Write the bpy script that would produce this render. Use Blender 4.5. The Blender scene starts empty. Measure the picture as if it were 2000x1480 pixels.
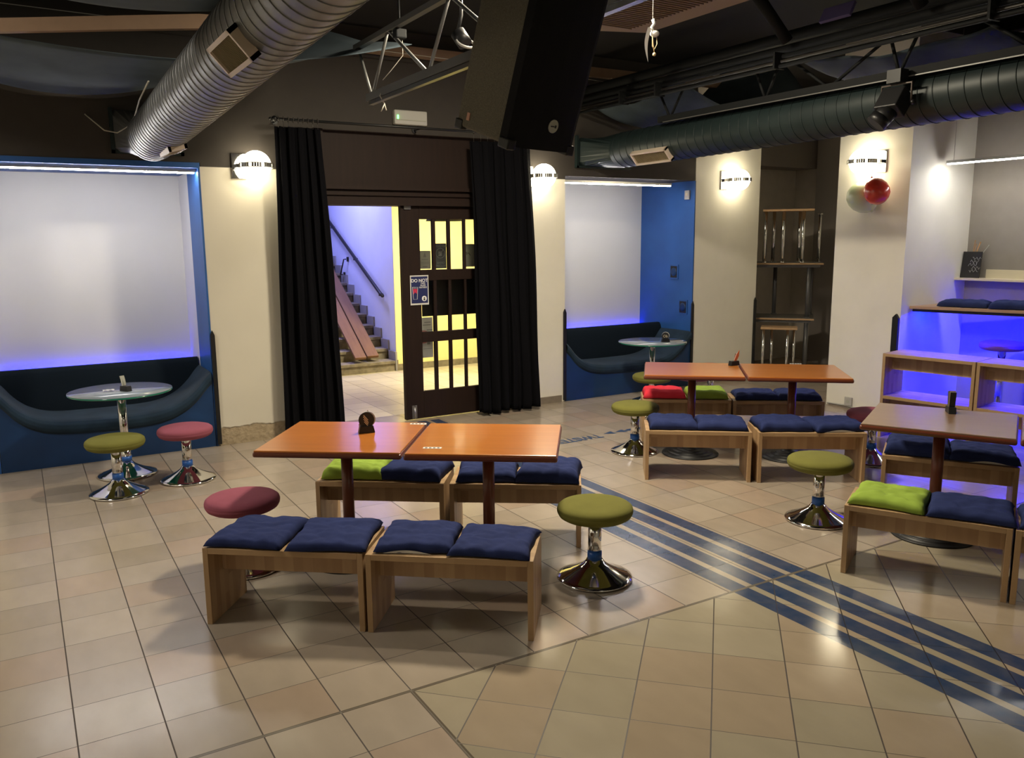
import bpy, bmesh, math, random
from mathutils import Vector, Matrix, noise
PI = math.pi
S = bpy.context.scene
COL = S.collection

# ------------------------------------------------------------------ camera
cam_d = bpy.data.cameras.new('camera'); cam = bpy.data.objects.new('camera', cam_d); COL.objects.link(cam)
F_PX, PITCH, ROLL, TH, EYE = 1614.423, .16745, -.00901, .53658, 2.03
cam_d.sensor_fit = 'HORIZONTAL'; cam_d.sensor_width = 36.0; cam_d.lens = F_PX / 2000 * 36
cam_d.clip_start = .05; cam_d.clip_end = 100
cp, sp = math.cos(PITCH), math.sin(PITCH)
R0 = Vector((1, 0, 0)); F0 = Vector((0, cp, -sp)); U0 = Vector((0, sp, cp))
cr, sr = math.cos(ROLL), math.sin(ROLL)
R1 = R0*cr + U0*sr; U1 = -R0*sr + U0*cr
MZ = Matrix.Rotation(-TH, 3, 'Z')
R1, U1, F1 = MZ @ R1, MZ @ U1, MZ @ F0
m = Matrix((R1, U1, -F1)).transposed().to_4x4(); m.translation = Vector((0, 0, EYE))
cam.matrix_world = m
S.camera = cam

# ------------------------------------------------------------------ view, world
S.view_settings.view_transform = 'Standard'; S.view_settings.look = 'None'
S.view_settings.gamma = 1; S.view_settings.use_curve_mapping = False
S.view_settings.exposure = 1.35
W = bpy.data.worlds.new('world'); S.world = W; W.use_nodes = True
W.node_tree.nodes['Background'].inputs[0].default_value = (.02, .02, .025, 1)
W.node_tree.nodes['Background'].inputs[1].default_value = 1

GLOBE_E = 6.0; GLOBE_W = 20; LED_E = 36; BLUE_E = 14
HALL_W = 70; STAGE_W = 15

# ------------------------------------------------------------------ materials
MAT = {}
def mat(name, col, rough=.6, metal=0, coat=0, coat_r=.1, emit=None, estr=0, spec=None, sheen=0, alpha=1, trans=0, noise_amt=0, noise_scale=8, bump=0, bump_scale=60, ior=1.45):
    if name in MAT: return MAT[name]
    m = bpy.data.materials.new(name); m.use_nodes = True; MAT[name] = m
    nt = m.node_tree; b = nt.nodes['Principled BSDF']
    b.inputs['Base Color'].default_value = (*col, 1); b.inputs['Roughness'].default_value = rough
    b.inputs['Metallic'].default_value = metal; b.inputs['Coat Weight'].default_value = coat
    b.inputs['Coat Roughness'].default_value = coat_r; b.inputs['Transmission Weight'].default_value = trans
    b.inputs['IOR'].default_value = ior; b.inputs['Sheen Weight'].default_value = sheen
    if spec is not None: b.inputs['Specular IOR Level'].default_value = spec
    if emit: b.inputs['Emission Color'].default_value = (*emit, 1); b.inputs['Emission Strength'].default_value = estr
    if noise_amt:
        tc = nt.nodes.new('ShaderNodeTexCoord'); n = nt.nodes.new('ShaderNodeTexNoise'); n.inputs['Scale'].default_value = noise_scale
        n.inputs['Detail'].default_value = 4
        nt.links.new(tc.outputs['Object'], n.inputs['Vector'])
        mr = nt.nodes.new('ShaderNodeMapRange'); mr.inputs[1].default_value = .3; mr.inputs[2].default_value = .7
        mr.inputs[3].default_value = 1-noise_amt; mr.inputs[4].default_value = 1+noise_amt
        nt.links.new(n.outputs['Fac'], mr.inputs[0])
        mx = nt.nodes.new('ShaderNodeVectorMath'); mx.operation = 'SCALE'; mx.inputs[0].default_value = col
        nt.links.new(mr.outputs[0], mx.inputs['Scale']); nt.links.new(mx.outputs[0], b.inputs['Base Color'])
    if bump:
        tc = nt.nodes.new('ShaderNodeTexCoord'); n = nt.nodes.new('ShaderNodeTexNoise'); n.inputs['Scale'].default_value = bump_scale
        nt.links.new(tc.outputs['Object'], n.inputs['Vector'])
        bp = nt.nodes.new('ShaderNodeBump'); bp.inputs['Strength'].default_value = bump; bp.inputs['Distance'].default_value = .01
        nt.links.new(n.outputs['Fac'], bp.inputs['Height']); nt.links.new(bp.outputs[0], b.inputs['Normal'])
    return m

class NB:
    """little node builder"""
    def __init__(s, m): s.nt = m.node_tree; s.b = s.nt.nodes['Principled BSDF']
    def n(s, t, **k):
        x = s.nt.nodes.new(t)
        for a, v in k.items(): setattr(x, a, v)
        return x
    def put(s, sock, v):
        if isinstance(v, (int, float)): sock.default_value = v
        elif isinstance(v, tuple): sock.default_value = v if len(v) == len(sock.default_value) else (*v, 1)
        else: s.nt.links.new(v, sock)
    def math(s, op, a, b=0., c=0.):
        x = s.n('ShaderNodeMath', operation=op)
        s.put(x.inputs[0], a); s.put(x.inputs[1], b); s.put(x.inputs[2], c); return x.outputs[0]
    def mix(s, f, a, b):
        x = s.n('ShaderNodeMix', data_type='RGBA')
        s.put(x.inputs[0], f); s.put(x.inputs[6], a); s.put(x.inputs[7], b); return x.outputs[2]
    def sep(s):
        tc = s.n('ShaderNodeTexCoord'); sx = s.n('ShaderNodeSeparateXYZ'); s.nt.links.new(tc.outputs['Object'], sx.inputs[0])
        s.obj = tc.outputs['Object']; return sx.outputs[0], sx.outputs[1], sx.outputs[2]
    def comb(s, x, y, z):
        c = s.n('ShaderNodeCombineXYZ'); s.put(c.inputs[0], x); s.put(c.inputs[1], y); s.put(c.inputs[2], z); return c.outputs[0]
    def wn(s, v): x = s.n('ShaderNodeTexWhiteNoise'); s.put(x.inputs['Vector'], v); return x.outputs['Value']
    def noise(s, v, sc, det=3): 
        x = s.n('ShaderNodeTexNoise'); s.put(x.inputs['Vector'], v); x.inputs['Scale'].default_value = sc; x.inputs['Detail'].default_value = det; return x.outputs['Fac']

def wood(name, c1, c2, along, stave=0.0, across=None, rough=.45, coat=0, grain=1.0):
    """along: axis index of the grain; stave: width of glued staves measured on axis `across`"""
    m = bpy.data.materials.new(name); m.use_nodes = True; MAT[name] = m
    q = NB(m); xyz = q.sep()
    sc = [18.]*3; sc[along] = 1.6
    v = q.comb(*[q.math('MULTIPLY', xyz[i], sc[i]*grain) for i in range(3)])
    g = q.noise(v, 1.6, 5)
    if stave:
        a = q.math('FLOOR', q.math('DIVIDE', xyz[across], stave))
        b = q.math('FLOOR', q.math('ADD', q.math('DIVIDE', xyz[along], .34), q.math('MULTIPLY', q.wn(q.comb(a, 1., 3.)), 7.)))
        w = q.wn(q.comb(a, b, 0.))
        f = q.math('ADD', q.math('MULTIPLY', g, .55), q.math('MULTIPLY', w, .6))
    else: f = q.math('MULTIPLY', g, 1.0)
    f = q.math('SUBTRACT', f, .1)
    f2 = q.n('ShaderNodeClamp'); q.put(f2.inputs[0], f)
    q.put(q.b.inputs['Base Color'], q.mix(f2.outputs[0], c1, c2))
    q.b.inputs['Roughness'].default_value = rough; q.b.inputs['Coat Weight'].default_value = coat; q.b.inputs['Coat Roughness'].default_value = .12
    return m

B1, B2 = (.54, .37, .20), (.32, .19, .095)
beech_top = wood('beech_top', B1, B2, 0, .045, 1)
beech_side = wood('beech_side', B1, B2, 2, .05, 1)
beech_apron = wood('beech_apron', (.58, .40, .23), (.36, .22, .12), 2, .055, 0)
cherry = wood('cherry_top', (.50, .175, .032), (.34, .10, .016), 0, 0, rough=.28, coat=.5, grain=.8)
cherry_dark = mat('cherry_edge', (.13, .030, .012), .35, coat=.4)
pole_wood = mat('brown_red_paint', (.15, .035, .014), .4, coat=.3)
plank_wood = wood('plank_wood', (.20, .10, .045), (.10, .045, .02), 1, 0, rough=.7)
door_wood = wood('dark_door_wood', (.022, .011, .008), (.011, .006, .005), 2, 0, rough=.6)
door_wood.node_tree.nodes['Principled BSDF'].inputs['Specular IOR Level'].default_value = .2
light_board = wood('light_board', (.50, .33, .18), (.40, .24, .12), 1, 0, rough=.4)
grey_top = mat('grey_laminate', (.13, .12, .105), .4)
chrome = mat('chrome', (.75, .75, .76), .08, 1)
steel = mat('brushed_steel', (.5, .5, .5), .28, 1)
black_iron = mat('black_iron', (.012, .012, .013), .45)
black_plastic = mat('black_plastic', (.01, .01, .011), .4)
white_plastic = mat('white_plastic', (.46, .45, .42), .45)
blue_tape = mat('blue_tape', (.015, .09, .36), .4)
green_fab = mat('olive_green_fabric', (.155, .150, .036), .9, spec=.2, noise_amt=.06, bump=.15, bump_scale=300)
pink_fab = mat('dusty_pink_fabric', (.27, .075, .11), .9, spec=.2, noise_amt=.06, bump=.15, bump_scale=300)
purple_fab = mat('pale_pink_fabric', (.22, .09, .26), .9, spec=.2)
navy_cloth = mat('navy_cloth', (.020, .030, .105), .9, spec=.2, noise_amt=.12, noise_scale=14, bump=.15, bump_scale=200)
lime_cloth = mat('lime_cloth', (.27, .39, .06), .9, spec=.2, noise_amt=.08, bump=.1, bump_scale=200)
red_cloth = mat('coral_red_cloth', (.66, .035, .06), .9, spec=.2, noise_amt=.08, bump=.1, bump_scale=200)
velvet = mat('teal_black_velvet', (.014, .030, .052), .8, sheen=.06, spec=.2, noise_amt=.25, noise_scale=5)
back_fab = mat('dark_back_fabric', (.006, .011, .018), .9, spec=.15)
blue_paint = mat('blue_paint', (.022, .095, .31), .45, noise_amt=.12, noise_scale=2.5)
blue_panel = mat('blue_panel_paint', (.006, .035, .115), .42, noise_amt=.25, noise_scale=2)
cream = mat('cream_paint', (.80, .77, .67), .75, noise_amt=.03, noise_scale=3, bump=.04, bump_scale=40)
white_panel = mat('white_panel_paint', (.66, .66, .66), .55, noise_amt=.03, noise_scale=1.5)
brown_wall = mat('dark_brown_paint', (.046, .039, .034), .8, noise_amt=.05)
dark_grey_wall = mat('dark_grey_paint', (.55, .50, .44), .7, noise_amt=.05)
warm_grey_wall = mat('warm_grey_paint', (.27, .24, .20), .75, noise_amt=.04)
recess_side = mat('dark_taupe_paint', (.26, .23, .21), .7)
ceil_mat = mat('black_ceiling', (.008, .007, .007), .9)
curtain_mat = mat('black_curtain', (.0035, .0035, .005), .95, spec=.12)
yellow_wall = mat('yellow_paint', (.78, .69, .32), .8, noise_amt=.03)
stair_white = mat('stairwell_white', (.62, .66, .85), .8, noise_amt=.04, noise_scale=2)
stone = mat('stair_stone', (.20, .17, .12), .8, noise_amt=.3, noise_scale=12)
glass = mat('window_glass', (.95, .97, .95), .02, trans=1, ior=1.1)
tan_beam = mat('tan_beam', (.26, .17, .11), .8, noise_amt=.08)
duct_grey = mat('galvanised_duct', (.24, .245, .25), .42, .8, noise_amt=.15, noise_scale=3)
duct_green = mat('dark_green_duct_paint', (.013, .023, .024), .45, .1, noise_amt=.12, noise_scale=3)
truss_dark = mat('truss_black', (.010, .011, .012), .65, .0, spec=.2)
truss_grey = mat('truss_grey', (.16, .16, .155), .45, .5)
drape = mat('blue_grey_drape', (.06, .082, .10), .9, noise_amt=.2, noise_scale=4)
grille_cloth = mat('speaker_grille', (.013, .013, .014), .8, spec=.15, bump=.6, bump_scale=420)
carpet_box = mat('speaker_carpet', (.16, .148, .115), .95, spec=.2, noise_amt=.2, noise_scale=160, bump=.5, bump_scale=300)
vent_mat = mat('vent_frame', (.62, .52, .42), .5)
vent_slat = mat('vent_slat', (.30, .24, .15), .5)
globe_mat = mat('opal_globe', (.9, .85, .7), .3, emit=(1, .88, .62), estr=GLOBE_E)
led_soft = mat('soft_white_led', (.9, .9, .9), .3, emit=(1, .97, .93), estr=26)
led_mat = mat('white_led', (.9, .9, .9), .3, emit=(1, .96, .93), estr=LED_E)
blue_led = mat('blue_led', (.1, .1, .8), .3, emit=(.0, .004, 1), estr=BLUE_E)
blue_led_s = mat('bright_blue_led', (.1, .1, .8), .3, emit=(.0, .003, 1), estr=260)
green_led = mat('green_led', (.1, .8, .2), .3, emit=(.1, 1, .15), estr=3)
stage_em = mat('lamp_face', (.9, .9, .9), .3, emit=(1, .88, .72), estr=4)
frost = mat('frosted_glass_top', (.22, .26, .30), .2, coat=.9, coat_r=.15)
glass_edge = mat('green_glass_edge', (.01, .16, .11), .15, coat=.5)
paper = mat('white_paper', (.62, .61, .58), .8)
paper_grey = mat('grey_paper', (.42, .42, .36), .8)
poster_blue = mat('poster_navy', (.015, .022, .10), .5)
poster_slate = mat('poster_slate', (.10, .105, .11), .6)
ink_white = mat('white_ink', (.75, .75, .75), .6)
ink_red = mat('red_ink', (.55, .03, .08), .6)
ink_black = mat('black_ink', (.02, .02, .02), .6)
ink_grey = mat('grey_ink', (.28, .28, .27), .6)
stripe_blue = mat('floor_blue_paint', (.016, .045, .12), .3)
orange_ink = mat('orange_ink', (.5, .12, .03), .6)
balloon_g = mat('pale_green_balloon', (.62, .70, .44), .3, coat=.4)
balloon_r = mat('red_balloon', (.70, .055, .03), .25, coat=.5)
wire_mat = mat('pale_wire', (.45, .42, .36), .6)
twig_mat = mat('twig', (.40, .22, .10), .7)
metal_strip = mat('floor_strip_metal', (.16, .14, .11), .4, .6)
base_tile = mat('base_tile', (.24, .20, .16), .5, noise_amt=.1)
shelf_white = mat('cream_shelf_paint', (.62, .55, .38), .5)

# cream column paint with crumbled plaster near the floor
def plaster(name, h):
    m = bpy.data.materials.new(name); m.use_nodes = True; q = NB(m); x, y, z = q.sep()
    n = q.noise(q.obj, 7., 5)
    edge = q.math('SUBTRACT', q.math('ADD', h-.05, q.math('MULTIPLY', n, .11)), z)
    f = q.n('ShaderNodeClamp'); q.put(f.inputs[0], q.math('MULTIPLY', edge, 60.))
    n2 = q.noise(q.obj, 22., 6)
    rough_c = q.mix(n2, (.20, .15, .085), (.52, .42, .28))
    n3 = q.noise(q.obj, 2.2, 2)
    cr_ = q.mix(n3, (.58, .54, .45), (.66, .62, .52))
    q.put(q.b.inputs['Base Color'], q.mix(f.outputs[0], cr_, rough_c)); q.b.inputs['Roughness'].default_value = .8
    bp = q.n('ShaderNodeBump'); bp.inputs['Strength'].default_value = .6; bp.inputs['Distance'].default_value = .03
    q.put(bp.inputs['Height'], q.math('MULTIPLY', f.outputs[0], q.math('ADD', n2, -1.))); q.nt.links.new(bp.outputs[0], q.b.inputs['Normal'])
    return m
cream_worn = plaster('cream_paint_crumbled', .17)

# floor: two tile fields, metal strips, four painted stripes
GX, GY, GW, GL = .0401, 6.1982, .3344, .32868
SY = GY - 9*GL; SX = GX + 4*GW
def floor_material():
    m = bpy.data.materials.new('floor_tiles'); m.use_nodes = True; q = NB(m); x, y, z = q.sep()
    def field(u, v, c_lo, c_hi, seed, ju=.009, jv=.0055):
        fu, fv = q.math('FLOOR', u), q.math('FLOOR', v)
        du = q.math('ABSOLUTE', q.math('SUBTRACT', q.math('FRACT', u), .5)); dv = q.math('ABSOLUTE', q.math('SUBTRACT', q.math('FRACT', v), .5))
        jl = q.math('MAXIMUM', q.math('GREATER_THAN', du, .5-ju), q.math('GREATER_THAN', dv, .5-jv))
        w = q.wn(q.comb(fu, fv, seed))
        w2 = q.wn(q.comb(fu, fv, seed+3))
        n = q.noise(q.comb(q.math('ADD', q.math('MULTIPLY', x, 5.), q.math('MULTIPLY', w, 50.)), q.math('MULTIPLY', y, 2.2), w2), 1.6, 4)
        base = q.mix(w, c_lo, c_hi)
        pink = q.mix(q.math('MULTIPLY', q.math('GREATER_THAN', w2, .78), .3), base, (.36, .235, .16))
        shade = q.n('ShaderNodeVectorMath', operation='SCALE'); q.put(shade.inputs[0], pink)
        q.put(shade.inputs['Scale'], q.math('ADD', .87, q.math('MULTIPLY', n, .26)))
        return shade.outputs[0], jl, w
    u1 = q.math('DIVIDE', q.math('SUBTRACT', x, GX), GW); v1 = q.math('DIVIDE', q.math('SUBTRACT', y, GY), GL)
    c1, j1, w1 = field(u1, v1, (.295, .245, .19), (.35, .295, .235), 1.)
    a = -.78391; px = q.math('SUBTRACT', x, 2.54256); py = q.math('SUBTRACT', y, 3.48142)
    u2 = q.math('DIVIDE', q.math('ADD', q.math('MULTIPLY', px, math.cos(a)), q.math('MULTIPLY', py, math.sin(a))), .33885)
    v2 = q.math('DIVIDE', q.math('ADD', q.math('MULTIPLY', px, -math.sin(a)), q.math('MULTIPLY', py, math.cos(a))), .33133)
    c2, j2, w2_ = field(u2, v2, (.31, .27, .195), (.345, .30, .22), 9.)
    reg = q.math('MULTIPLY', q.math('GREATER_THAN', x, SX), q.math('LESS_THAN', y, SY))
    c = q.mix(reg, c1, c2)
    jf = q.math('ADD', q.math('MULTIPLY', reg, j2), q.math('MULTIPLY', q.math('SUBTRACT', 1., reg), j1))
    # metal strips
    s1 = q.math('LESS_THAN', q.math('ABSOLUTE', q.math('SUBTRACT', y, SY)), .010)
    s2 = q.math('MULTIPLY', q.math('LESS_THAN', q.math('ABSOLUTE', q.math('SUBTRACT', x, SX)), .010), q.math('LESS_THAN', y, SY))
    st = q.math('MAXIMUM', s1, s2)
    # painted stripes
    pm = None
    wear = q.noise(q.obj, 9., 5)
    for lo, hi in ((3.408, 3.525), (3.575, 3.693), (3.745, 3.862), (3.908, 4.025)):
        t = q.math('MULTIPLY', q.math('GREATER_THAN', x, lo), q.math('LESS_THAN', x, hi))
        pm = t if pm is None else q.math('MAXIMUM', pm, t)
    pm = q.math('MULTIPLY', pm, q.math('LESS_THAN', y, 8.42))
    wf = q.n('ShaderNodeMapRange'); q.put(wf.inputs[0], wear); wf.inputs[1].default_value = .25; wf.inputs[2].default_value = .75; wf.inputs[3].default_value = 1; wf.inputs[4].default_value = .85
    pmw = q.math('MULTIPLY', pm, wf.outputs[0])
    c = q.mix(pmw, c, (.016, .040, .105))
    c = q.mix(jf, c, q.mix(pm, (.035, .022, .014), (.008, .010, .02)))
    c = q.mix(st, c, (.12, .10, .075))
    q.put(q.b.inputs['Base Color'], c)
    rn = q.noise(q.obj, 3.5, 5)
    rg = q.n('ShaderNodeMapRange'); q.put(rg.inputs[0], rn); rg.inputs[1].default_value = .3; rg.inputs[2].default_value = .7; rg.inputs[3].default_value = .09; rg.inputs[4].default_value = .17
    q.put(q.b.inputs['Roughness'], q.math('ADD', q.math('ADD', rg.outputs[0], q.math('MULTIPLY', q.math('SUBTRACT', 1., reg), .10)), q.math('MULTIPLY', jf, .4)))
    q.b.inputs['Specular IOR Level'].default_value = .55
    bp = q.n('ShaderNodeBump'); bp.inputs['Strength'].default_value = .35; bp.inputs['Distance'].default_value = .004
    hn = q.noise(q.obj, 5., 2)
    q.put(bp.inputs['Height'], q.math('ADD', q.math('MULTIPLY', jf, -1.), q.math('MULTIPLY', hn, .12))); q.nt.links.new(bp.outputs[0], q.b.inputs['Normal'])
    return m
floor_mat = floor_material()
def hall_floor():
    m = bpy.data.materials.new('hall_floor_tiles'); m.use_nodes = True; q = NB(m); x, y, z = q.sep()
    u = q.math('DIVIDE', x, .334); v = q.math('DIVIDE', q.math('SUBTRACT', y, GY), GL)
    jl = q.math('MAXIMUM', q.math('LESS_THAN', q.math('FRACT', u), .022), q.math('LESS_THAN', q.math('FRACT', v), .022))
    w = q.wn(q.comb(q.math('FLOOR', u), q.math('FLOOR', v), 0.)); n = q.noise(q.obj, 4., 4)
    c = q.mix(q.math('ADD', q.math('MULTIPLY', w, .5), q.math('MULTIPLY', n, .5)), (.44, .38, .26), (.58, .52, .37))
    q.put(q.b.inputs['Base Color'], q.mix(jl, c, (.13, .10, .06))); q.b.inputs['Roughness'].default_value = .4
    return m
hall_floor_mat = hall_floor()

# ------------------------------------------------------------------ geometry helpers
class MB:
    def __init__(s): s.bm = bmesh.new(); s.mi = 0
    def _set(s, fs):
        for f in fs: f.material_index = s.mi
    def box(s, c, size, rot=None, bevel=0):
        M = Matrix.Translation(Vector(c)) @ ((rot.to_4x4() if rot is not None else Matrix())) @ Matrix.Diagonal((*size, 1))
        r = bmesh.ops.create_cube(s.bm, size=1, matrix=M)
        fs = {f for v in r['verts'] for f in v.link_faces}; s._set(fs)
        if bevel:
            es = list({e for v in r['verts'] for e in v.link_edges})
            g = bmesh.ops.bevel(s.bm, geom=es, offset=bevel, segments=2, affect='EDGES', profile=.5); s._set(g['faces'])
        return s
    def bb(s, x0, x1, y0, y1, z0, z1, bevel=0): return s.box(((x0+x1)/2, (y0+y1)/2, (z0+z1)/2), (abs(x1-x0), abs(y1-y0), abs(z1-z0)), bevel=bevel)
    def cyl(s, p0, p1, r, r2=None, seg=20, smooth=True):
        p0, p1 = Vector(p0), Vector(p1); d = p1-p0; L = d.length
        M = Matrix.Translation((p0+p1)/2) @ d.to_track_quat('Z', 'Y').to_matrix().to_4x4()
        g = bmesh.ops.create_cone(s.bm, cap_ends=True, segments=seg, radius1=r, radius2=r if r2 is None else r2, depth=L, matrix=M)
        fs = {f for v in g['verts'] for f in v.link_faces}; s._set(fs)
        if smooth:
            for f in fs:
                if len(f.verts) == 4: f.smooth = True
        return s
    def lathe(s, prof, c=(0, 0, 0), seg=40, M=None):
        rings = []
        T = M or Matrix.Translation(Vector(c))
        for r, z in prof:
            if r < 1e-6: rings.append([s.bm.verts.new(T @ Vector((0, 0, z)))])
            else: rings.append([s.bm.verts.new(T @ Vector((r*math.cos(2*PI*k/seg), r*math.sin(2*PI*k/seg), z))) for k in range(seg)])
        for a, b in zip(rings, rings[1:]):
            for k in range(seg):
                k2 = (k+1) % seg
                if len(a) == 1 and len(b) == 1: continue
                vs = [a[0], b[k2], b[k]] if len(a) == 1 else ([a[k], a[k2], b[0]] if len(b) == 1 else [a[k], a[k2], b[k2], b[k]])
                f = s.bm.faces.new(vs); f.smooth = True; f.material_index = s.mi
        return s
    def sphere(s, c, r, sc=(1, 1, 1), seg=32):
        g = bmesh.ops.create_uvsphere(s.bm, u_segments=seg, v_segments=seg//2, radius=r, matrix=Matrix.Translation(Vector(c)) @ Matrix.Diagonal((*sc, 1)))
        for f in {f for v in g['verts'] for f in v.link_faces}: f.smooth = True; f.material_index = s.mi
        return s
    def tube(s, pts, r, seg=8):
        pts = [Vector(p) for p in pts]; rings = []
        up = Vector((0, 0, 1)); prev = None
        for i, p in enumerate(pts):
            t = (pts[min(i+1, len(pts)-1)] - pts[max(i-1, 0)]).normalized()
            if prev is None:
                a = t.cross(up)
                if a.length < .1: a = t.cross(Vector((1, 0, 0)))
            else: a = prev - t*prev.dot(t)
            a.normalize(); prev = a; b = t.cross(a)
            rings.append([s.bm.verts.new(p + a*r*math.cos(2*PI*k/seg) + b*r*math.sin(2*PI*k/seg)) for k in range(seg)])
        for u, v in zip(rings, rings[1:]):
            for k in range(seg):
                f = s.bm.faces.new([u[k], u[(k+1) % seg], v[(k+1) % seg], v[k]]); f.smooth = True; f.material_index = s.mi
        for rg in (rings[0][::-1], rings[-1]): f = s.bm.faces.new(rg); f.material_index = s.mi
        return s
    def prism(s, poly, axis, a0, a1):
        """poly in the plane orthogonal to axis ('x','y','z'), extruded from a0 to a1"""
        def P(u, v, w): return {'x': (w, u, v), 'y': (u, w, v), 'z': (u, v, w)}[axis]
        A = [s.bm.verts.new(P(u, v, a0)) for u, v in poly]; B = [s.bm.verts.new(P(u, v, a1)) for u, v in poly]
        fs = [s.bm.faces.new(A), s.bm.faces.new(B[::-1])]
        n = len(poly)
        for i in range(n): fs.append(s.bm.faces.new([A[i], B[i], B[(i+1) % n], A[(i+1) % n]]))
        s._set(fs); return s
    def grid(s, fn, nu, nv, smooth=True, closed=False):
        V = [[s.bm.verts.new(fn(i/nu, j/nv)) for j in range(nv+1)] for i in range(nu+1)]
        for i in range(nu):
            for j in range(nv):
                f = s.bm.faces.new([V[i][j], V[i+1][j], V[i+1][j+1], V[i][j+1]]); f.smooth = smooth; f.material_index = s.mi
        return s
    def build(s, name, mats, parent=None, loc=(0, 0, 0), rot=None, recalc=True):
        if recalc: bmesh.ops.recalc_face_normals(s.bm, faces=s.bm.faces)
        me = bpy.data.meshes.new(name); s.bm.to_mesh(me); s.bm.free()
        for mm in (mats if isinstance(mats, (list, tuple)) else [mats]): me.materials.append(mm)
        o = bpy.data.objects.new(name, me); COL.objects.link(o)
        if parent is not None: o.parent = parent
        o.location = loc
        if rot is not None: o.rotation_euler = rot if not isinstance(rot, (int, float)) else (0, 0, rot)
        return o

def tag(o, label, cat, group=None):
    o['label'] = label; o['category'] = cat
    if group: o['group'] = group
    return o
def thing(name, label, cat, loc=(0, 0, 0), rz=0, group=None):
    o = bpy.data.objects.new(name, None); COL.objects.link(o); o.location = loc; o.rotation_euler = (0, 0, rz)
    o.empty_display_size = .1
    return tag(o, label, cat, group)
def struct(name, mb, m, parent=None, **k):
    o = mb.build(name, m, parent, **k)
    if parent is None: o['kind'] = 'structure'
    return o
KIDS = {}
def dup(root, loc, rz, label, group=None):
    r = root.copy(); COL.objects.link(r); r.location = loc; r.rotation_euler = (0, 0, rz); r['label'] = label
    if group: r['group'] = group
    for ch in list(root.children):
        c = ch.copy(); COL.objects.link(c); c.parent = r
        for g in list(ch.children):
            d = g.copy(); COL.objects.link(d); d.parent = c
    return r
def bevel_mod(o, w=.003, seg=2):
    b = o.modifiers.new('bevel', 'BEVEL'); b.width = w; b.segments = seg; b.limit_method = 'ANGLE'; return o
def text_mesh(name, body, size, m, parent, M, extrude=.0006, align='CENTER', bold=0.0):
    cu = bpy.data.curves.new('txt', 'FONT'); cu.body = body; cu.size = size; cu.extrude = extrude; cu.align_x = align; cu.align_y = 'CENTER'; cu.offset = bold
    to = bpy.data.objects.new('txt', cu); COL.objects.link(to)
    bpy.context.view_layer.update()
    me = bpy.data.meshes.new_from_object(to.evaluated_get(bpy.context.evaluated_depsgraph_get()))
    bpy.data.objects.remove(to); me.materials.clear(); me.materials.append(m)
    me.transform(M)
    o = bpy.data.objects.new(name, me); COL.objects.link(o)
    if parent is not None: o.parent = parent
    return o
def RX(a): return Matrix.Rotation(a, 4, 'X')
def RY(a): return Matrix.Rotation(a, 4, 'Y')
def RZ(a): return Matrix.Rotation(a, 4, 'Z')
def T(*v): return Matrix.Translation(Vector(v))

# ------------------------------------------------------------------ lights: stage flood on the truss, hall lights, added ceiling fill
def area_light(name, loc, size, watts, col, rot=(0, 0, 0), shape='DISK', spread=None):
    d = bpy.data.lights.new(name, 'AREA'); d.energy = watts; d.size = size; d.color = col; d.shape = shape
    if spread: d.spread = spread
    o = bpy.data.objects.new(name, d); COL.objects.link(o); o.location = loc; o.rotation_euler = rot
    return o
def point_light(name, loc, r, watts, col):
    d = bpy.data.lights.new(name, 'POINT'); d.energy = watts; d.shadow_soft_size = r; d.color = col
    o = bpy.data.objects.new(name, d); COL.objects.link(o); o.location = loc; return o
area_light('ceiling_flood_light', (3.1, 4.2, 3.95), .16, STAGE_W, (1, .86, .68), spread=PI)
area_light('hall_ceiling_light', (5.6, 10.3, 2.92), .5, HALL_W, (1, .90, .62))
area_light('stair_ceiling_light', (4.1, 13.2, 3.9), .6, 45, (.40, .40, 1))
area_light('ceiling_fill_light', (3.6, 5.4, 4.08), .5, 85, (1, .88, .66), spread=PI)  # fill added above the frame to brighten the far walls and pillars
area_light('lounge_fill_light', (-1.8, 5.5, 4.05), .7, 42, (1, .91, .76), spread=PI)  # unseen fill added to lift the left part of the floor
area_light('entry_left_fill_light', (1.5, -2.0, 4.05), .7, 7, (1, .90, .70), spread=PI)  # weak fill added behind the camera for the bench fronts

# ------------------------------------------------------------------ room shell
HC = 4.2
struct('floor', MB().bb(-4, 11.9, -4, 8.9, -.1, 0), floor_mat)
o = struct('floor_recess', MB().bb(8.0, 12, 8.9, 9.9, -.1, 0), floor_mat)
struct('floor_hall', MB().bb(1.5, 9.5, 8.9, 12.6, -.1, 0), hall_floor_mat)
struct('ceiling', MB().bb(-4.2, 12, -4.2, 9.9, HC, HC+.15), ceil_mat)
struct('wall_left', MB().bb(-4.2, -4, -4.2, 8.5, 0, HC), cream)
struct('wall_behind_camera', MB().bb(-4.2, 9.8, -4.2, -4, 0, HC), cream)
struct('wall_right', MB().bb(9.6, 9.8, -4, 5.68, 0, HC), warm_grey_wall)
struct('wall_back_far_left', MB().bb(-4.2, -.27, 8.5, 9.8, 0, 2.74), cream)
struct('wall_back_left_column', MB().bb(1.6, 2.74, 8.5, 9.75, 0, 2.74), cream_worn)
struct('wall_back_door_column', MB().bb(4.95, 5.83, 8.5, 8.75, 0, 2.74).bb(5.72, 5.83, 8.75, 9.8, 0, 2.74), cream)
struct('wall_hall_nook', MB().bb(5.70, 5.72, 8.75, 9.86, 0, 3.0).bb(4.95, 5.70, 8.75, 8.77, 0, 3.0), yellow_wall)
struct('wall_niche_left', MB().bb(-.27, 1.6, 9.6, 9.8, 0, 2.74), white_panel)
struct('wall_niche_left_side', MB().bb(1.585, 1.6, 9.08, 9.6, 0, 2.72), white_panel)
struct('wall_niche_right', MB().bb(5.83, 7.95, 9.6, 9.8, 0, 2.78), white_panel)
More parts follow.
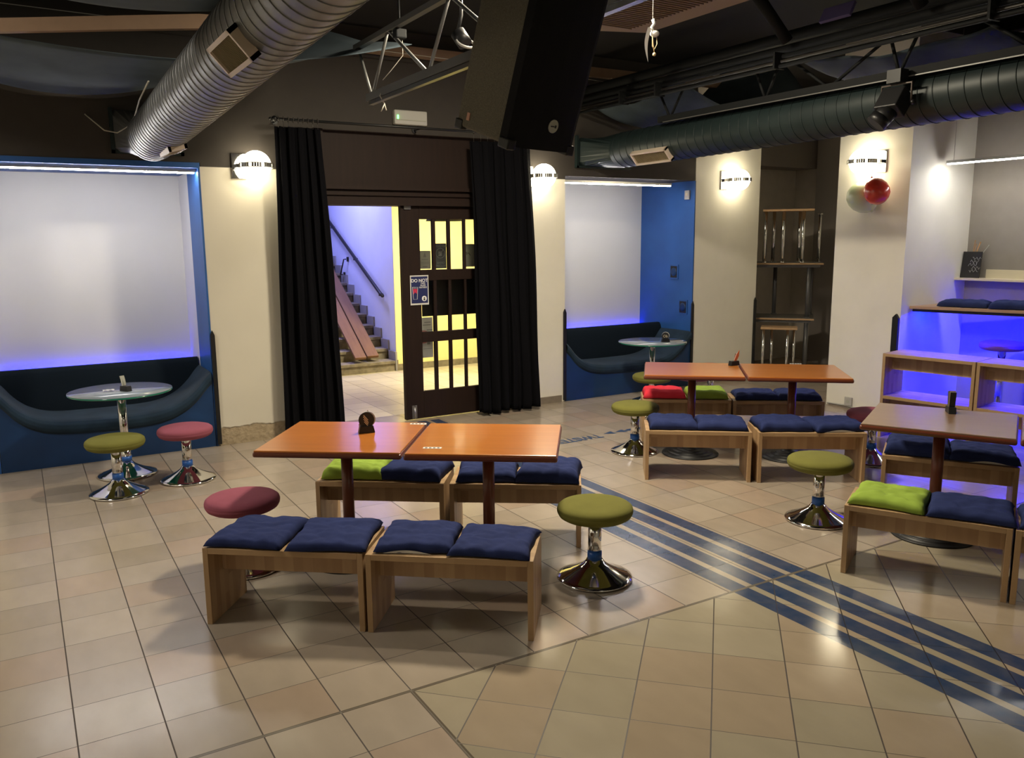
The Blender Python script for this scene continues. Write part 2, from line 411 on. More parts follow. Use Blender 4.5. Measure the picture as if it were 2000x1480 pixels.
struct('trim_1', MB().bb(1.585, 1.603, 8.492, 9.08, 0, 2.76), blue_paint)
struct('trim_2', MB().bb(-.27, 1.603, 8.488, 9.6, 2.725, 2.775), blue_paint)
struct('trim_3', MB().bb(7.935, 7.952, 8.492, 9.6, 0, 2.78), blue_paint)
struct('trim_4', MB().bb(-.285, -.27, 8.492, 9.6, 0, 2.76), blue_paint)
mb = MB().bb(-4.2, 2.8, 8.5, 9.8, 2.775, HC).bb(1.61, 2.8, 8.499, 9.8, 2.742, 2.78)
mb.bb(2.8, 4.95, 8.62, 9.0, 2.41, HC).bb(4.95, 5.83, 8.499, 9.8, 2.742, HC).bb(5.83, 7.94, 8.5, 9.8, 2.78, HC).bb(2.8, 4.95, 8.5, 8.62, 3.16, HC)
struct('wall_back_upper', mb, brown_wall)
struct('wall_back_pillar', MB().bb(7.952, 9.17, 8.5, 9.75, 0, HC), cream)
struct('wall_recess_back', MB().bb(9.17, 11.4, 9.65, 9.85, 0, HC), dark_grey_wall)
struct('wall_recess_right', MB().bb(11.24, 11.4, 8.5, 9.65, 0, HC), dark_grey_wall)
struct('wall_right_pillar', MB().prism([(8.42, 5.68), (9.8, 5.68), (11.7, 5.68), (11.7, 9.0), (11.24, 8.6), (8.9, 6.6), (8.42, 6.6)], 'z', 0, HC), cream)
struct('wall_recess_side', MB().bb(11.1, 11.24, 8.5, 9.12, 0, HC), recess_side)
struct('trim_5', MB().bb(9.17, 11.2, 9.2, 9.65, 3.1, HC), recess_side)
# skirting
struct('baseboard_back', MB().bb(4.96, 5.78, 8.488, 8.5, 0, .085).bb(8.03, 9.17, 8.488, 8.5, 0, .085).bb(2.3, 2.8, 8.488, 8.5, 0, .085), base_tile)
struct('baseboard_right', MB().bb(8.405, 8.42, 5.72, 6.55, 0, .012), base_tile)

# hall behind the door
struct('wall_hall_back', MB().bb(5.06, 9.5, 12.03, 12.2, 0, 4.2).bb(5.04, 5.06, 12.03, 12.05, 0, 4.2), yellow_wall)
struct('wall_stair_right', MB().bb(5.04, 5.055, 12.05, 17, 0, 5.2), stair_white)
struct('wall_stair_left', MB().bb(2.9, 3.0, 12.05, 17, 0, 5.2), stair_white)
struct('wall_stair_back', MB().bb(2.9, 5.2, 16.9, 17, 0, 5.2), stair_white)
struct('wall_hall_left', MB().bb(1.5, 1.6, 9.75, 12.2, 0, 3).bb(1.5, 3.0, 12.03, 12.15, 0, 3), yellow_wall)
struct('wall_hall_right', MB().bb(9.4, 9.5, 9.9, 12.2, 0, 3), yellow_wall)
struct('wall_hall_front', MB().bb(1.6, 2.83, 9.76, 9.8, 0, 3).bb(5.70, 9.4, 9.86, 9.9, 0, 3), yellow_wall)
struct('ceiling_hall', MB().bb(1.5, 9.5, 9.0, 12.05, 3.0, 3.1).bb(2.9, 5.2, 12.05, 17, 5.1, 5.2), cream)
struct('baseboard_hall', MB().bb(5.06, 9.4, 12.01, 12.03, 0, .10).bb(5.03, 5.06, 12.01, 12.05, 0, .17), stone)

# staircase
t = thing('staircase', 'worn stone staircase climbing along the white stairwell wall', 'stairs', (0, 0, 0))
for k in range(11):
    y0 = 12.03 + .30*k; z0 = .162*k
    MB().bb(3.005, 5.012, y0-.025, 16.0, z0+.115, z0+.162, bevel=.006).bb(3.005, 5.012, y0, 16.0, z0, z0+.12).build('step', stone, t)
mb = MB()
for k in range(11):
    y0 = 12.0+.30*k; z0 = .162*k
    mb.bb(5.013, 5.039, y0, y0+.34, z0, z0+.30)
mb.build('side_skirting', mat('skirting_grey', (.27, .26, .27), .8), t)
h = thing('handrail', 'dark metal handrail sloping down the white stairwell wall', 'handrail', (0, 0, 0))
pts = [(4.97, 12.35, 1.16), (4.97, 12.45, 1.2), (4.97, 15.6, 2.78)]
MB().tube(pts, .028, 10).sphere(pts[0], .026).build('rail', black_iron, h)
for y in (12.5, 13.6, 14.7):
    z = 1.16+(y-12.35)*.5
    MB().tube([(5.04, y, z-.07), (4.97, y, z-.08), (4.97, y, z-.02)], .008).cyl((5.025, y, z-.07), (5.04, y, z-.07), .025).build('bracket', black_iron, h)
g = thing('grab_handle', 'short black metal grab handle on the stairwell wall below the handrail', 'handle', (4.995, 14.05, 1.56))
MB().tube([(0, 0, .15), (-.04, 0, .15), (-.04, .2, -.12), (0, .2, -.12)], .012).build('grip', black_iron, g)
MB().bb(.02, .04, -.03, .03, .11, .19).bb(.02, .04, .17, .23, -.16, -.08).build('mounting_plate', black_iron, g)
# bench planks leaning on the stairs
slope = math.radians(31)
for i, (x0, w, y0, lab) in enumerate(((4.44, .18, 12.02, 'brown wooden plank lying up the stairs, the left of the pair'), (4.67, .19, 12.10, 'brown wooden plank lying up the stairs, the right of the pair'))):
    mb = MB().bb(-w/2, w/2, 0, 3.0, 0, .045, bevel=.006)
    o = mb.build('wooden_plank', plank_wood); o.location = (x0, y0, .19+.03); o.rotation_euler = (slope, 0, math.radians(-1.5)); tag(o, lab, 'plank', 'planks on the stairs')
# pendant dome in hall
t = thing('pendant_lamp', 'black dome lamp hanging in the hall, seen through the door glass', 'lamp', (5.05, 10.2, 2.28))
MB().lathe([(.03, .20), (.10, .17), (.24, .06), (.27, 0), (.26, 0), (.23, .06), (.09, .155), (.0, .18)]).build('shade', black_iron, t)
MB().cyl((0, 0, .2), (0, 0, .72), .006).build('cord', black_iron, t)

# ------------------------------------------------------------------ door
mb = MB().bb(2.80, 4.95, 8.50, 8.60, 2.60, 3.16).bb(2.80, 4.95, 8.47, 8.60, 2.40, 2.47)
mb.bb(2.80, 4.95, 8.455, 8.60, 2.50, 2.53).bb(2.80, 4.95, 8.44, 8.60, 2.56, 2.60).bb(2.80, 4.95, 8.48, 8.60, 2.47, 2.60)
mb.bb(2.72, 2.82, 8.47, 8.62, 0, 3.16).bb(4.85, 4.95, 8.47, 8.62, 0, 2.5)
struct('door_frame', mb, door_wood)
door = thing('door_1', 'dark brown wooden door leaf with narrow glass panes beside the open doorway', 'door', (3.69, 8.55, 0))
door['kind'] = 'structure'
DX = 3.69
rows = [(.322, .885), (1.0, 1.58), (1.70, 2.258)]; cols = [(3.895, 4.052), (4.089, 4.242), (4.276, 4.444), (4.472, 4.63)]
mb = MB().bb(0, cols[0][0]-DX, -.025, .025, .01, 2.40).bb(cols[-1][1]-DX, 1.15, -.025, .025, .01, 2.40)
mb.bb(cols[0][0]-DX, cols[-1][1]-DX, -.025, .025, .01, rows[0][0])
for a, b in ((rows[0][1], rows[1][0]), (rows[1][1], rows[2][0]), (rows[2][1], 2.40)): mb.bb(cols[0][0]-DX, cols[-1][1]-DX, -.025, .025, a, b)
bevel_mod(mb.build('leaf_frame', door_wood, door), .004)
for (za, zb) in rows:
    for i in range(3):
        MB().bb(cols[i][1]-DX, cols[i+1][0]-DX, -.02, .02, za, zb).build('glazing_bar', door_wood, door)
    for (xa, xb) in cols:
        MB().bb(xa-DX, xb-DX, -.003, .003, za, zb).build('glass_pane', glass, door)
MB().bb(-.02, .0, -.03, .03, .01, 2.40).build('door_edge_strip', door_wood, door)
MB().bb(.05, .08, -.035, -.025, .02, .17).bb(.085, .11, -.035, -.025, .02, .17).cyl((.08, -.045, .02), (.08, -.045, .15), .008).build('floor_bolt', steel, door)
MB().bb(.02, .1, -.04, -.025, 2.36, 2.40).build('top_latch', steel, door)
# signs on the door
s = thing('no_glass_sign', 'navy DO NOT take glass outside notice taped to the door edge', 'sign', (3.87, 8.515, 1.477))
MB().bb(-.112, .112, 0, .004, -.165, .165).build('backing', paper, s)
MB().bb(-.100, .100, -.002, 0, -.145, .152).build('printed_panel', poster_blue, s)
Mf = RX(PI/2)
text_mesh('heading', 'DO NOT', .050, ink_white, s, T(0, -.003, .105) @ Mf, bold=.0010)
text_mesh('message', 'TAKE\nGLASS\nOUTSIDE', .023, ink_white, s, T(.042, -.003, .052) @ Mf, bold=.0004)
MB().tube([(-.088, -.004, .035), (-.078, -.004, -.10), (-.032, -.004, -.10), (-.022, -.004, .035), (-.088, -.004, .035)], .0022, 6).tube([(-.082, -.004, .022), (-.028, -.004, .022)], .0015, 6).build('glass_outline', ink_white, s)
MB().prism([(-.08, .015), (-.03, .015), (-.034, -.04), (-.055, -.02), (-.076, -.045)], 'y', -.0035, -.0025).build('drink', ink_red, s)
MB().cyl((.055, -.002, -.095), (.055, -.0035, -.095), .03, seg=24).build('round_badge', ink_white, s)
MB().cyl((.055, -.0035, -.088), (.055, -.0045, -.088), .008, seg=12).bb(.045, .065, -.0045, -.0035, -.115, -.098).build('badge_mark', ink_black, s)
s = thing('no_drinks_poster', 'slate poster seen from behind through the top door panes', 'poster', (4.165, 8.575, 1.85))
MB().bb(-.077, .077, 0, .003, -.14, .14).build('sheet', poster_slate, s)
Mm = T(0, -.002, 0) @ RX(PI/2) @ Matrix.Diagonal((-1, 1, 1, 1))
text_mesh('top_words', 'NO OUTSI', .034, ink_grey, s, T(0, 0, .11) @ Mm)
text_mesh('lower_words', 'DRINK\nALLOWE', .034, ink_grey, s, T(0, 0, -.095) @ Mm)
ring = [(.055*math.cos(a*PI/12), -.003, .03+.055*math.sin(a*PI/12)) for a in range(25)]
MB().tube(ring, .004, 6).tube([(-.038, -.003, -.008), (.038, -.003, .068)], .004, 6).bb(-.022, .018, -.003, -.001, 0, .05).build('prohibition_ring', ink_grey, s)
s = thing('pale_notice', 'pale grey notice behind the top left door pane', 'poster', (3.972, 8.575, 1.81))
MB().bb(-.072, .072, 0, .003, -.10, .10).build('sheet', paper_grey, s)
MB().bb(-.04, .04, -.002, 0, .0, .008).bb(-.055, .055, -.002, 0, -.03, -.024).bb(-.055, .055, -.002, 0, -.045, -.04).bb(-.03, .03, -.002, 0, -.085, -.07).prism([(-.02, .03), (.02, .03), (0, .08)], 'y', -.002, 0).build('print', ink_grey, s)
s = thing('lower_notice', 'white notice with a pink blot behind the lower left door panes', 'poster', (3.975, 8.578, .90))
MB().bb(-.075, .075, 0, .003, -.20, .26).build('sheet', paper, s)
MB().cyl((-.04, -.002, .04), (-.04, 0, .04), .075, seg=24).build('pink_blot', mat('pale_red_ink', (.62, .25, .25), .7), s)
MB().bb(-.03, .05, -.002, 0, .2, .21).bb(-.05, .05, -.002, 0, .17, .18).bb(.0, .07, -.003, 0, .11, .122).bb(-.05, .06, -.002, 0, -.1, -.095).build('print', ink_grey, s)
MB().bb(.0, .04, -.002, 0, -.05, -.01).build('grey_stamp', ink_grey, s)
s = thing('paper_scrap', 'hand-marked paper behind the top right door pane', 'poster', (4.55, 8.575, 1.86))
MB().bb(-.077, .06, 0, .003, -.14, .12).build('sheet', paper_grey, s)
MB().tube([(-.06, -.002, .02), (-.04, -.002, .03), (-.05, -.002, 0), (-.02, -.002, .02), (0, -.002, -.01)], .003, 6).build('handwriting', ink_black, s)
tag(MB().bb(-.36, .36, 0, .02, -.22, .22).build('blackboard', black_plastic, loc=(4.30, 8.60, 1.39)), 'black board fixed behind the middle row of door panes', 'board')

# ------------------------------------------------------------------ curtains
def curtain(name, top, bot, z0, z1, y, folds, seed, label, amp=.05, topnarrow=None):
    rnd = random.Random(seed); ph = [rnd.random()*6 for _ in range(6)]
    def fn(u, v):
        z = z0 + (z1-z0)*v
        e = v**1.3
        xa = bot[0]*(1-e)+top[0]*e; xb = bot[1]*(1-e)+top[1]*e
        x = xa+(xb-xa)*u
        a = amp*(1.25-.7*v)
        d = a*math.sin(2*PI*folds*u + ph[0] + .5*math.sin(3*v+ph[1])) + a*.45*math.sin(2*PI*folds*2.3*u+ph[2]+1.2*v) + .012*math.sin(9*v+ph[3]+8*u)
        x += .018*math.sin(2*PI*folds*2*u+ph[4])
        if v < .001: z += .012*math.sin(14*u+ph[5])
        return Vector((x, y+d, z))
    t = thing(name, label, 'curtain', (0, 0, 0), group='black curtains at the doorway')
    o = MB().grid(fn, 140, 50).build('cloth', curtain_mat, t, recalc=False)
    so = o.modifiers.new('thick', 'SOLIDIFY'); so.thickness = .006
    mb = MB()
    for k in range(9):
        x = top[0]+(top[1]-top[0])*(k+.5)/9
        mb.tube([(x+.0, y+.022*math.cos(a*PI/6), 3.2+.022*math.sin(a*PI/6)) for a in range(13)], .003, 6).tube([(x, y, 3.178), (x, y, z1-.01)], .002, 5)
    mb.build('curtain_rings', mat('dull_ring_metal', (.12, .11, .10), .4, .7), t)
    return t
curtain('curtain', (2.30, 2.74), (2.25, 2.87), .03, 3.13, 8.30, 5, 3, 'black floor-length curtain hanging left of the doorway', .032)
curtain('curtain', (4.42, 5.20), (4.50, 5.33), .03, 3.10, 8.28, 6, 8, 'black floor-length curtain half covering the glazed door', .035)
t = thing('curtain_rod', 'dark curtain rod with a knobbed end above the doorway', 'rod', (0, 0, 0))
MB().cyl((2.3, 8.30, 3.2), (5.4, 8.30, 3.2), .013).build('pole', black_iron, t)
MB().sphere((2.29, 8.30, 3.2), .028).sphere((2.25, 8.30, 3.2), .015).build('finial', black_iron, t)
for x in (2.34, 3.85, 5.3): MB().tube([(x, 8.5, 3.2), (x, 8.30, 3.2)], .009).cyl((x, 8.485, 3.2), (x, 8.5, 3.2), .03).build('bracket', black_iron, t)

# ------------------------------------------------------------------ niche sofas
def niche_sofa(x0, x1, label, cushion=None):
    t = thing('niche_sofa', label, 'sofa', (x0, 8.5, 0), group='sofas built into the wall niches')
    w = x1-x0
    P = [(0, .80), (.04, .66), (.09, .55), (.15, .475), (.21, .435), (.30, .415), (.5, .405), (.68, .41), (.76, .43), (.83, .475), (.89, .545), (.94, .635), (.975, .72), (1, .80)]
    def zt(u):
        for (a, za), (b, zb) in zip(P, P[1:]):
            if a <= u <= b:
                k = (u-a)/(b-a); return za+(zb-za)*k
        return P[-1][1]
    def zs(u): return sum(zt(min(1, max(0, u+d))) for d in (-.04, -.02, 0, .02, .04))/5
    th = .135
    poly = [(0, .0), (w, .0)] + [(w*(1-i/40), zs(1-i/40)-th+.02) for i in range(41)]
    MB().prism(poly, 'y', -.004, .03).build('front_panel', blue_panel, t)
    prof = [(.05, -th), (.0, -th+.005), (-.03, -th+.03), (-.042, -th*.55), (-.035, -.035), (-.01, -.008), (.04, 0), (.3, .006), (.62, .0)]
    def fn(u, v):
        uu = .004+u*.992
        k = v*(len(prof)-1); i = min(int(k), len(prof)-2); f = k-i
        y = prof[i][0]*(1-f)+prof[i+1][0]*f; z = prof[i][1]*(1-f)+prof[i+1][1]*f
        return Vector((w*uu, y, zs(uu)+z+.004*math.sin(9*u+5*y)))
    MB().grid(fn, 70, 32).build('seat_cushion', velvet, t, recalc=False)
    def fb(u, v):
        uu = .003+u*.994
        pts = [(.56, .30), (.565, .5), (.60, .75), (.615, .80), (.64, .83), (.68, .835), (.72, .82), (.73, .80), (.73, .3)]
        k = v*(len(pts)-1); i = min(int(k), len(pts)-2); f = k-i
        return Vector((w*uu, pts[i][0]*(1-f)+pts[i+1][0]*f, pts[i][1]*(1-f)+pts[i+1][1]*f))
    MB().grid(fb, 40, 32).build('backrest', back_fab, t, recalc=False)
    return t
niche_sofa(-.265, 1.58, 'dark teal curved sofa built into the left niche behind the round table')
niche_sofa(5.835, 7.93, 'dark teal curved sofa in the niche right of the doorway')
# LED things in niches
def led_bar(name, p0, p1, label, cat='lamp', w=.035, group=None, em=None):
    p0, p1 = Vector(p0), Vector(p1); d = p1-p0
    t = thing(name, label, cat, p0, math.atan2(d.y, d.x), group)
    L = d.length
    MB().bb(0, L, -w/2, w/2, 0, .03).build('housing', steel, t)
    MB().bb(.01, L-.01, -w/2+.004, w/2-.004, -.012, 0).build('diffuser', em or led_mat, t)
    return t
led_bar('led_strip_lamp', (-.26, 8.58, 2.69), (1.575, 8.58, 2.69), 'white LED bar under the top of the left niche', group='LED bars of the wall niches')
led_bar('led_strip_lamp', (5.84, 8.62, 2.715), (7.62, 8.62, 2.715), 'white LED bar under the top of the niche right of the doorway', group='LED bars of the wall niches')
for x0, x1, lab in ((-.22, 1.54, 'blue LED strip glowing behind the left niche sofa back'), (5.88, 7.9, 'blue LED strip glowing behind the sofa back right of the doorway')):
    t = thing('blue_led_strip', lab, 'lamp', (x0, 9.57, .735), 0, 'blue LED strips')
    MB().bb(0, x1-x0, -.008, .012, 0, .02).build('light_tape', blue_led, t)
    MB().bb(0, x1-x0, -.03, -.022, -.01, .045).bb(0, x1-x0, -.022, .028, -.01, -.004).build('light_shield', black_plastic, t)  # unseen lip added to keep the strip's blue off the ducts
# black corner strips
for i, (x, y, lab) in enumerate(((1.612, 8.47, 'black corner guard on the pillar right of the left niche'), (5.822, 8.478, 'black corner guard at the left side of the second niche'), (7.945, 8.478, 'black corner guard between the second niche and the lamp pillar'), (9.155, 8.478, 'black corner guard beside the recess of stacked tables'))):
    mb = MB().prism([(-.02, .02), (.02, .02), (.02, 1.12), (.0, 1.17), (-.02, 1.13)], 'y', 0, .02)
    tag(mb.build('corner_guard', black_plastic, loc=(x, y, 0)), lab, 'corner guard', 'black corner guards')
tag(MB().prism([(5.685, 0), (5.76, 0), (5.76, 1.13), (5.72, 1.17), (5.685, 1.12)], 'x', 8.39, 8.42).build('corner_guard', black_plastic), 'black corner guard on the pillar next to the stacked benches', 'corner guard', 'black corner guards')
for y, z, lab in ((8.86, 1.56, 'upper small blue speaker set into the blue niche wall'), (8.66, 1.08, 'lower small blue speaker set into the blue niche wall')):
    t = thing('wall_speaker', lab, 'speaker', (7.935, y, z), group='small speakers in the blue wall')
    MB().bb(-.012, 0, -.085, .085, -.10, .10).build('frame', blue_paint, t)
    MB().bb(-.016, -.010, -.065, .065, -.08, .08).build('recess_plate', black_plastic, t)
    MB().lathe([(.058, 0), (.05, .01), (.02, .004), (0, .008)], M=T(-.016, 0, 0) @ RY(-PI/2)).build('cone', blue_panel, t)
t = thing('thermostat', 'small cream control box high on the blue niche wall', 'control box', (7.935, 8.62, 2.60))
MB().bb(-.03, 0, -.045, .045, -.06, .06, bevel=.005).build('case', white_plastic, t)
MB().bb(-.034, -.03, -.02, .02, -.01, .03).build('dial_plate', shelf_white, t)
t = thing('emergency_light', 'white emergency light box with a green indicator above the doorway', 'lamp', (3.79, 8.5, 3.32))
MB().bb(-.19, .19, -.07, 0, -.075, .075, bevel=.012).build('case', white_plastic, t)
MB().bb(-.17, .17, -.076, -.068, -.03, -.022).build('seam', paper_grey, t)
MB().bb(-.16, -.148, -.078, -.07, -.02, .02).build('indicator', green_led, t)
t = thing('power_socket', 'white wall socket low on the right pillar', 'socket', (8.42, 6.275, .085))
MB().bb(-.025, 0, -.05, .05, -.05, .05, bevel=.004).build('cover', white_plastic, t)
MB().cyl((-.027, 0, 0), (-.024, 0, 0), .022).build('outlet', paper_grey, t)
tag(MB().tube([(8.41, 6.58, .02), (8.41, 6.33, .03), (8.41, 6.2, .02), (8.4, 5.8, .015)], .008).build('floor_cable', white_plastic), 'pale cable along the foot of the right pillar below the socket', 'cable')

# ------------------------------------------------------------------ globe wall lamps
def globe_lamp(label, loc, rz, sgn=-1):
    t = thing('globe_wall_lamp', label, 'lamp', loc, rz, 'globe wall lamps')
    # local: wall plane at y=0, lamp towards -y
    MB().bb(sgn*.13-.07, sgn*.13+.07, -.02, 0, -.12, .12, bevel=.003).build('wall_plate', chrome, t)
    MB().bb(sgn*.13-.04, sgn*.13+.04, -.09, -.02, -.018, .018).build('arm', chrome, t)
    MB().sphere((0, -.16, 0), .142).build('globe', globe_mat, t)
    wp = Matrix.Rotation(rz, 3, 'Z') @ Vector((0, -.16, 0)) + Vector(loc)
    point_light('globe_lamp_light', wp, .146, GLOBE_W, (1, .84, .54))
    mb = MB(); n = 42; r = .158
    for k in range(n):
        a = 2*PI*(k+.5)/n
        if k % 5 == 2: continue
        M3 = Matrix.Rotation(a, 3, 'Z')
        mb.box((r*math.cos(a), -.16+r*math.sin(a), 0), (.006, 2*PI*r/n*.9, .042), M3)
    ringa = [(r*math.cos(a*PI/24), -.16+r*math.sin(a*PI/24), .019) for a in range(49)]; ringb = [(p[0], p[1], -.019) for p in ringa]
    mb.tube(ringa, .004, 6).tube(ringb, .004, 6)
    mb.build('metal_band', mat('dull_band_metal', (.25, .24, .22), .3, .8), t)
    return t
globe_lamp('lit globe lamp on the brown band left of the left curtain', (2.10, 8.5, 2.755), 0)
globe_lamp('lit globe lamp right of the doorway, partly behind the right curtain', (5.42, 8.5, 2.755), 0)
globe_lamp('lit globe lamp high on the pillar left of the stacked tables', (8.60, 8.5, 2.80), 0)
globe_lamp('lit globe lamp on the right pillar with two balloons below', (8.42, 6.17, 2.85), -PI/2, 1)
globe_lamp('added fill globe lamp, out of view on the rear part of the left wall', (-4.0, 5.5, 2.8), PI/2)  # this and the next three: unseen lamps added as fill light
globe_lamp('added fill globe lamp, out of view on the front part of the left wall', (-4.0, 1.0, 2.8), PI/2)
globe_lamp('added fill globe lamp, out of view on the right wall nearer the camera', (9.6, 1.5, 2.8), -PI/2)
globe_lamp('added fill globe lamp, out of view on the wall behind the camera', (3.0, -4.0, 2.8), PI)
# balloons
def balloon(name, c, r, m, tilt, label):
    t = thing(name, label, 'balloon', c)
    M = Matrix.Rotation(tilt, 4, 'X')
    prof = [(0, 1.02*r), (.35*r, .96*r), (.7*r, .73*r), (.93*r, .38*r), (.99*r, .0), (.93*r, -.4*r), (.72*r, -.8*r), (.42*r, -1.08*r), (.15*r, -1.22*r), (.05*r, -1.27*r), (.09*r, -1.34*r), (0, -1.3*r)]
    MB().lathe(prof, M=M).build('skin', m, t)
    return t
b = balloon('balloon', (8.25, 6.14, 2.465), .165, balloon_g, -.7, 'pale green balloon hanging below the globe lamp on the right pillar')
b = balloon('balloon', (8.12, 5.86, 2.50), .135, balloon_r, 2.7, 'red balloon beside the pale green one under the lamp')
tag(MB().tube([(8.27, 6.02, 2.84), (8.26, 6.04, 2.7), (8.25, 6.04, 2.58)], .003).build('balloon_string', black_plastic), 'dark string holding the balloons under the lamp', 'string')

# ------------------------------------------------------------------ stools and tables
def make_stool(label, fabric, h=.465, name='round_stool'):
    t = thing(name, label, 'stool', (0, 0, 0), group='round padded stools with chrome trumpet feet')
    z0 = h-.082
    MB().lathe([(0, z0), (.16, z0-.002), (.195, z0+.004), (.215, z0+.016), (.225, z0+.034), (.2275, z0+.046), (.2255, z0+.050), (.2275, z0+.054), (.223, z0+.070), (.207, z0+.083), (.175, z0+.092), (.12, z0+.097), (0, z0+.10)], seg=56).build('seat', fabric, t)
    MB().cyl((0, 0, .12), (0, 0, z0), .040, seg=28).cyl((0, 0, z0-.012), (0, 0, z0), .08, seg=24).build('pole', chrome, t)
    MB().cyl((0, 0, .125), (0, 0, .172), .0435, seg=28).build('tape', blue_tape, t)
    MB().lathe([(0, .002), (.222, .002), (.228, .008), (.226, .016), (.20, .026), (.15, .048), (.10, .075), (.065, .10), (.047, .125), (.0, .125)], seg=56).build('base', chrome, t)
    return t
gs = make_stool('olive stool in front of the left round table', green_fab); gs.location = (.568, 7.28, 0)
ps = make_stool('pink stool right of the left round table', pink_fab); ps.location = (1.127, 7.40, 0)
def place(src, x, y, label, rz=0): return dup(src, (x, y, 0), rz, label)
place(gs, 2.847, 3.829, 'olive stool nearest the camera, beside the front bench end and blue stripes', .8)
place(gs, 4.837, 3.813, 'olive stool beside the right bench with the lime cushion', 1.2)
place(gs, 4.973, 6.06, 'olive stool at the left end of the middle benches', 2.)
place(gs, 6.25, 7.32, 'olive stool below the round table in the second niche', 2.5)
place(ps, 1.085, 5.13, 'pink stool left of the front orange table', 1)
place(ps, 6.75, 7.16, 'pink stool mostly hidden behind the middle tabletop', 2)
place(ps, 7.30, 7.44, 'pink stool behind the middle tabletop nearest the lamp pillar', 2.7)
place(ps, 6.55, 4.62, 'pink stool between the middle benches and the stacked benches', 3)
bar = make_stool('bar stool lit blue behind the stacked benches', purple_fab, .88, 'bar_stool'); bar.location = (9.12, 4.92, 0)

def round_table(x, y, label):
    t = thing('round_table', label, 'table', (x, y, 0), group='round glass tables at the niche sofas')
    MB().lathe([(0, .757), (.405, .757), (.42, .759), (.42, .7605), (0, .7605)], seg=64).build('tabletop', frost, t)
    MB().lathe([(0, .743), (.417, .743), (.4215, .747), (.4215, .757), (0, .757)], seg=64).build('glass_edge', glass_edge, t)
    MB().cyl((0, 0, .12), (0, 0, .743), .036, seg=28).cyl((0, 0, .725), (0, 0, .743), .09, seg=28).cyl((0, 0, .12), (0, 0, .24), .042, seg=28).build('pole', chrome, t)
    MB().cyl((0, 0, .128), (0, 0, .17), .045, seg=28).build('tape', blue_tape, t)
    MB().lathe([(0, .002), (.238, .002), (.243, .008), (.241, .016), (.21, .026), (.15, .05), (.10, .077), (.065, .10), (.045, .125), (0, .125)], seg=56).build('base', chrome, t)
round_table(.694, 7.86, 'round glass-topped chrome table before the left niche sofa')
round_table(6.74, 7.90, 'round glass-topped chrome table before the second niche sofa')

ZT = .815
def make_table(label, top=None):
    t = thing('dining_table', label, 'table', (0, 0, 0), group='rectangular brown cafe tables')
    MB().bb(-.439, .439, -.402, .402, ZT-.012, ZT, bevel=.004).build('tabletop', top or cherry, t)
    MB().bb(-.446, .446, -.41, .41, ZT-.042, ZT-.008, bevel=.012).build('table_edge', cherry_dark, t)
    MB().cyl((0, 0, .05), (0, 0, ZT-.04), .037, seg=28).build('pole', pole_wood, t)
    MB().bb(-.2, .2, -.03, .03, ZT-.06, ZT-.042).bb(-.03, .03, -.2, .2, ZT-.06, ZT-.042).build('bracket', pole_wood, t)
    prof = [(0, .0)]
    z = .0
    for r in (.265, .215, .17, .125, .08):
        prof += [(r, z), (r, z+.008), (r-.006, z+.013)]; z += .013
    prof += [(.04, z+.02), (0, z+.02)]
    MB().lathe(prof, seg=56).build('base', black_iron, t)
    return t
t1 = make_table('orange-brown table left half of the front pair, with a coaster holder'); t1.location = (1.698, 4.918, 0); t1.rotation_euler.z = math.radians(-36)
dup(t1, (2.424, 4.373, 0), math.radians(-36), 'orange-brown table right half of the front pair')
dup(t1, (5.375, 5.722, 0), math.radians(-40.5), 'brown table left half of the middle pair')
dup(t1, (6.065, 5.133, 0), math.radians(-40.5), 'orange-brown table right half of the middle pair')
grey_brown = wood('grey_brown_top', (.26, .16, .105), (.19, .11, .07), 0, 0, rough=.3, coat=.4, grain=.8)  # greyer and less orange than the other table tops
t5 = make_table('dull brown table at the right with a black menu holder', grey_brown); t5.location = (5.245, 3.19, 0); t5.rotation_euler.z = math.radians(-62.5)
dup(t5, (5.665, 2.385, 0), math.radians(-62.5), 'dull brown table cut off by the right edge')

# ------------------------------------------------------------------ benches
BL, BD, BH = .875, .43, .43
def make_bench(label, group):
    t = thing('wooden_bench', label, 'bench', (0, 0, 0), group=group)
    w = .03
    MB().bb(-BL/2+w, BL/2-w, -BD/2, BD/2, BH-.032, BH, bevel=.002).build('seat_board', beech_top, t)
    for sx in (-1, 1):
        x = sx*(BL/2-w/2)
        MB().bb(x-w/2, x+w/2, -BD/2, BD/2, 0, BH, bevel=.002).build('side_panel', beech_side, t)
    MB().bb(-BL/2+w, BL/2-w, -.06, -.035, BH-.032-.145, BH-.032, bevel=.001).build('apron', beech_apron, t)
    return t
GB = 'beech benches around the tables'
rad = math.radians
bench0 = make_bench('beech bench with two navy cushions, left of the front pair nearest the camera', GB); bench0.location = (1.191, 4.335, 0); bench0.rotation_euler.z = rad(-37.6)
BEN = {'a': (1.191, 4.335, -37.6)}
def bench(key, x, y, a, label, z=0, group=None):
    BEN[key] = (x, y, a); return dup(bench0, (x, y, z), rad(a), label, group or GB)
bench('b', 1.893, 3.783, -38.2, 'beech bench nearest the camera, right of the front pair')
bench('c', 2.085, 5.222, -36.2, 'beech bench with one lime and one navy cushion behind the front tables')
bench('d', 2.828, 4.700, -34.6, 'beech bench with two navy cushions behind the front tables')
bench('e', 4.918, 5.17, -37.5, 'beech bench with navy cushions, front left of the middle tables')
bench('f', 5.655, 4.625, -34.5, 'beech bench with navy cushions, front right of the middle tables')
bench('g', 5.777, 6.251, -37.0, 'beech bench with red and lime cushions behind the middle tables')
bench('h', 6.478, 5.70, -36.8, 'beech bench with navy cushions behind the middle tables')
bench('i', 4.567, 2.815, -61.5, 'beech bench with lime and navy cushions before the right table')
bench('j', 4.985, 2.03, -61.5, 'beech bench cut off by the right edge of the view')
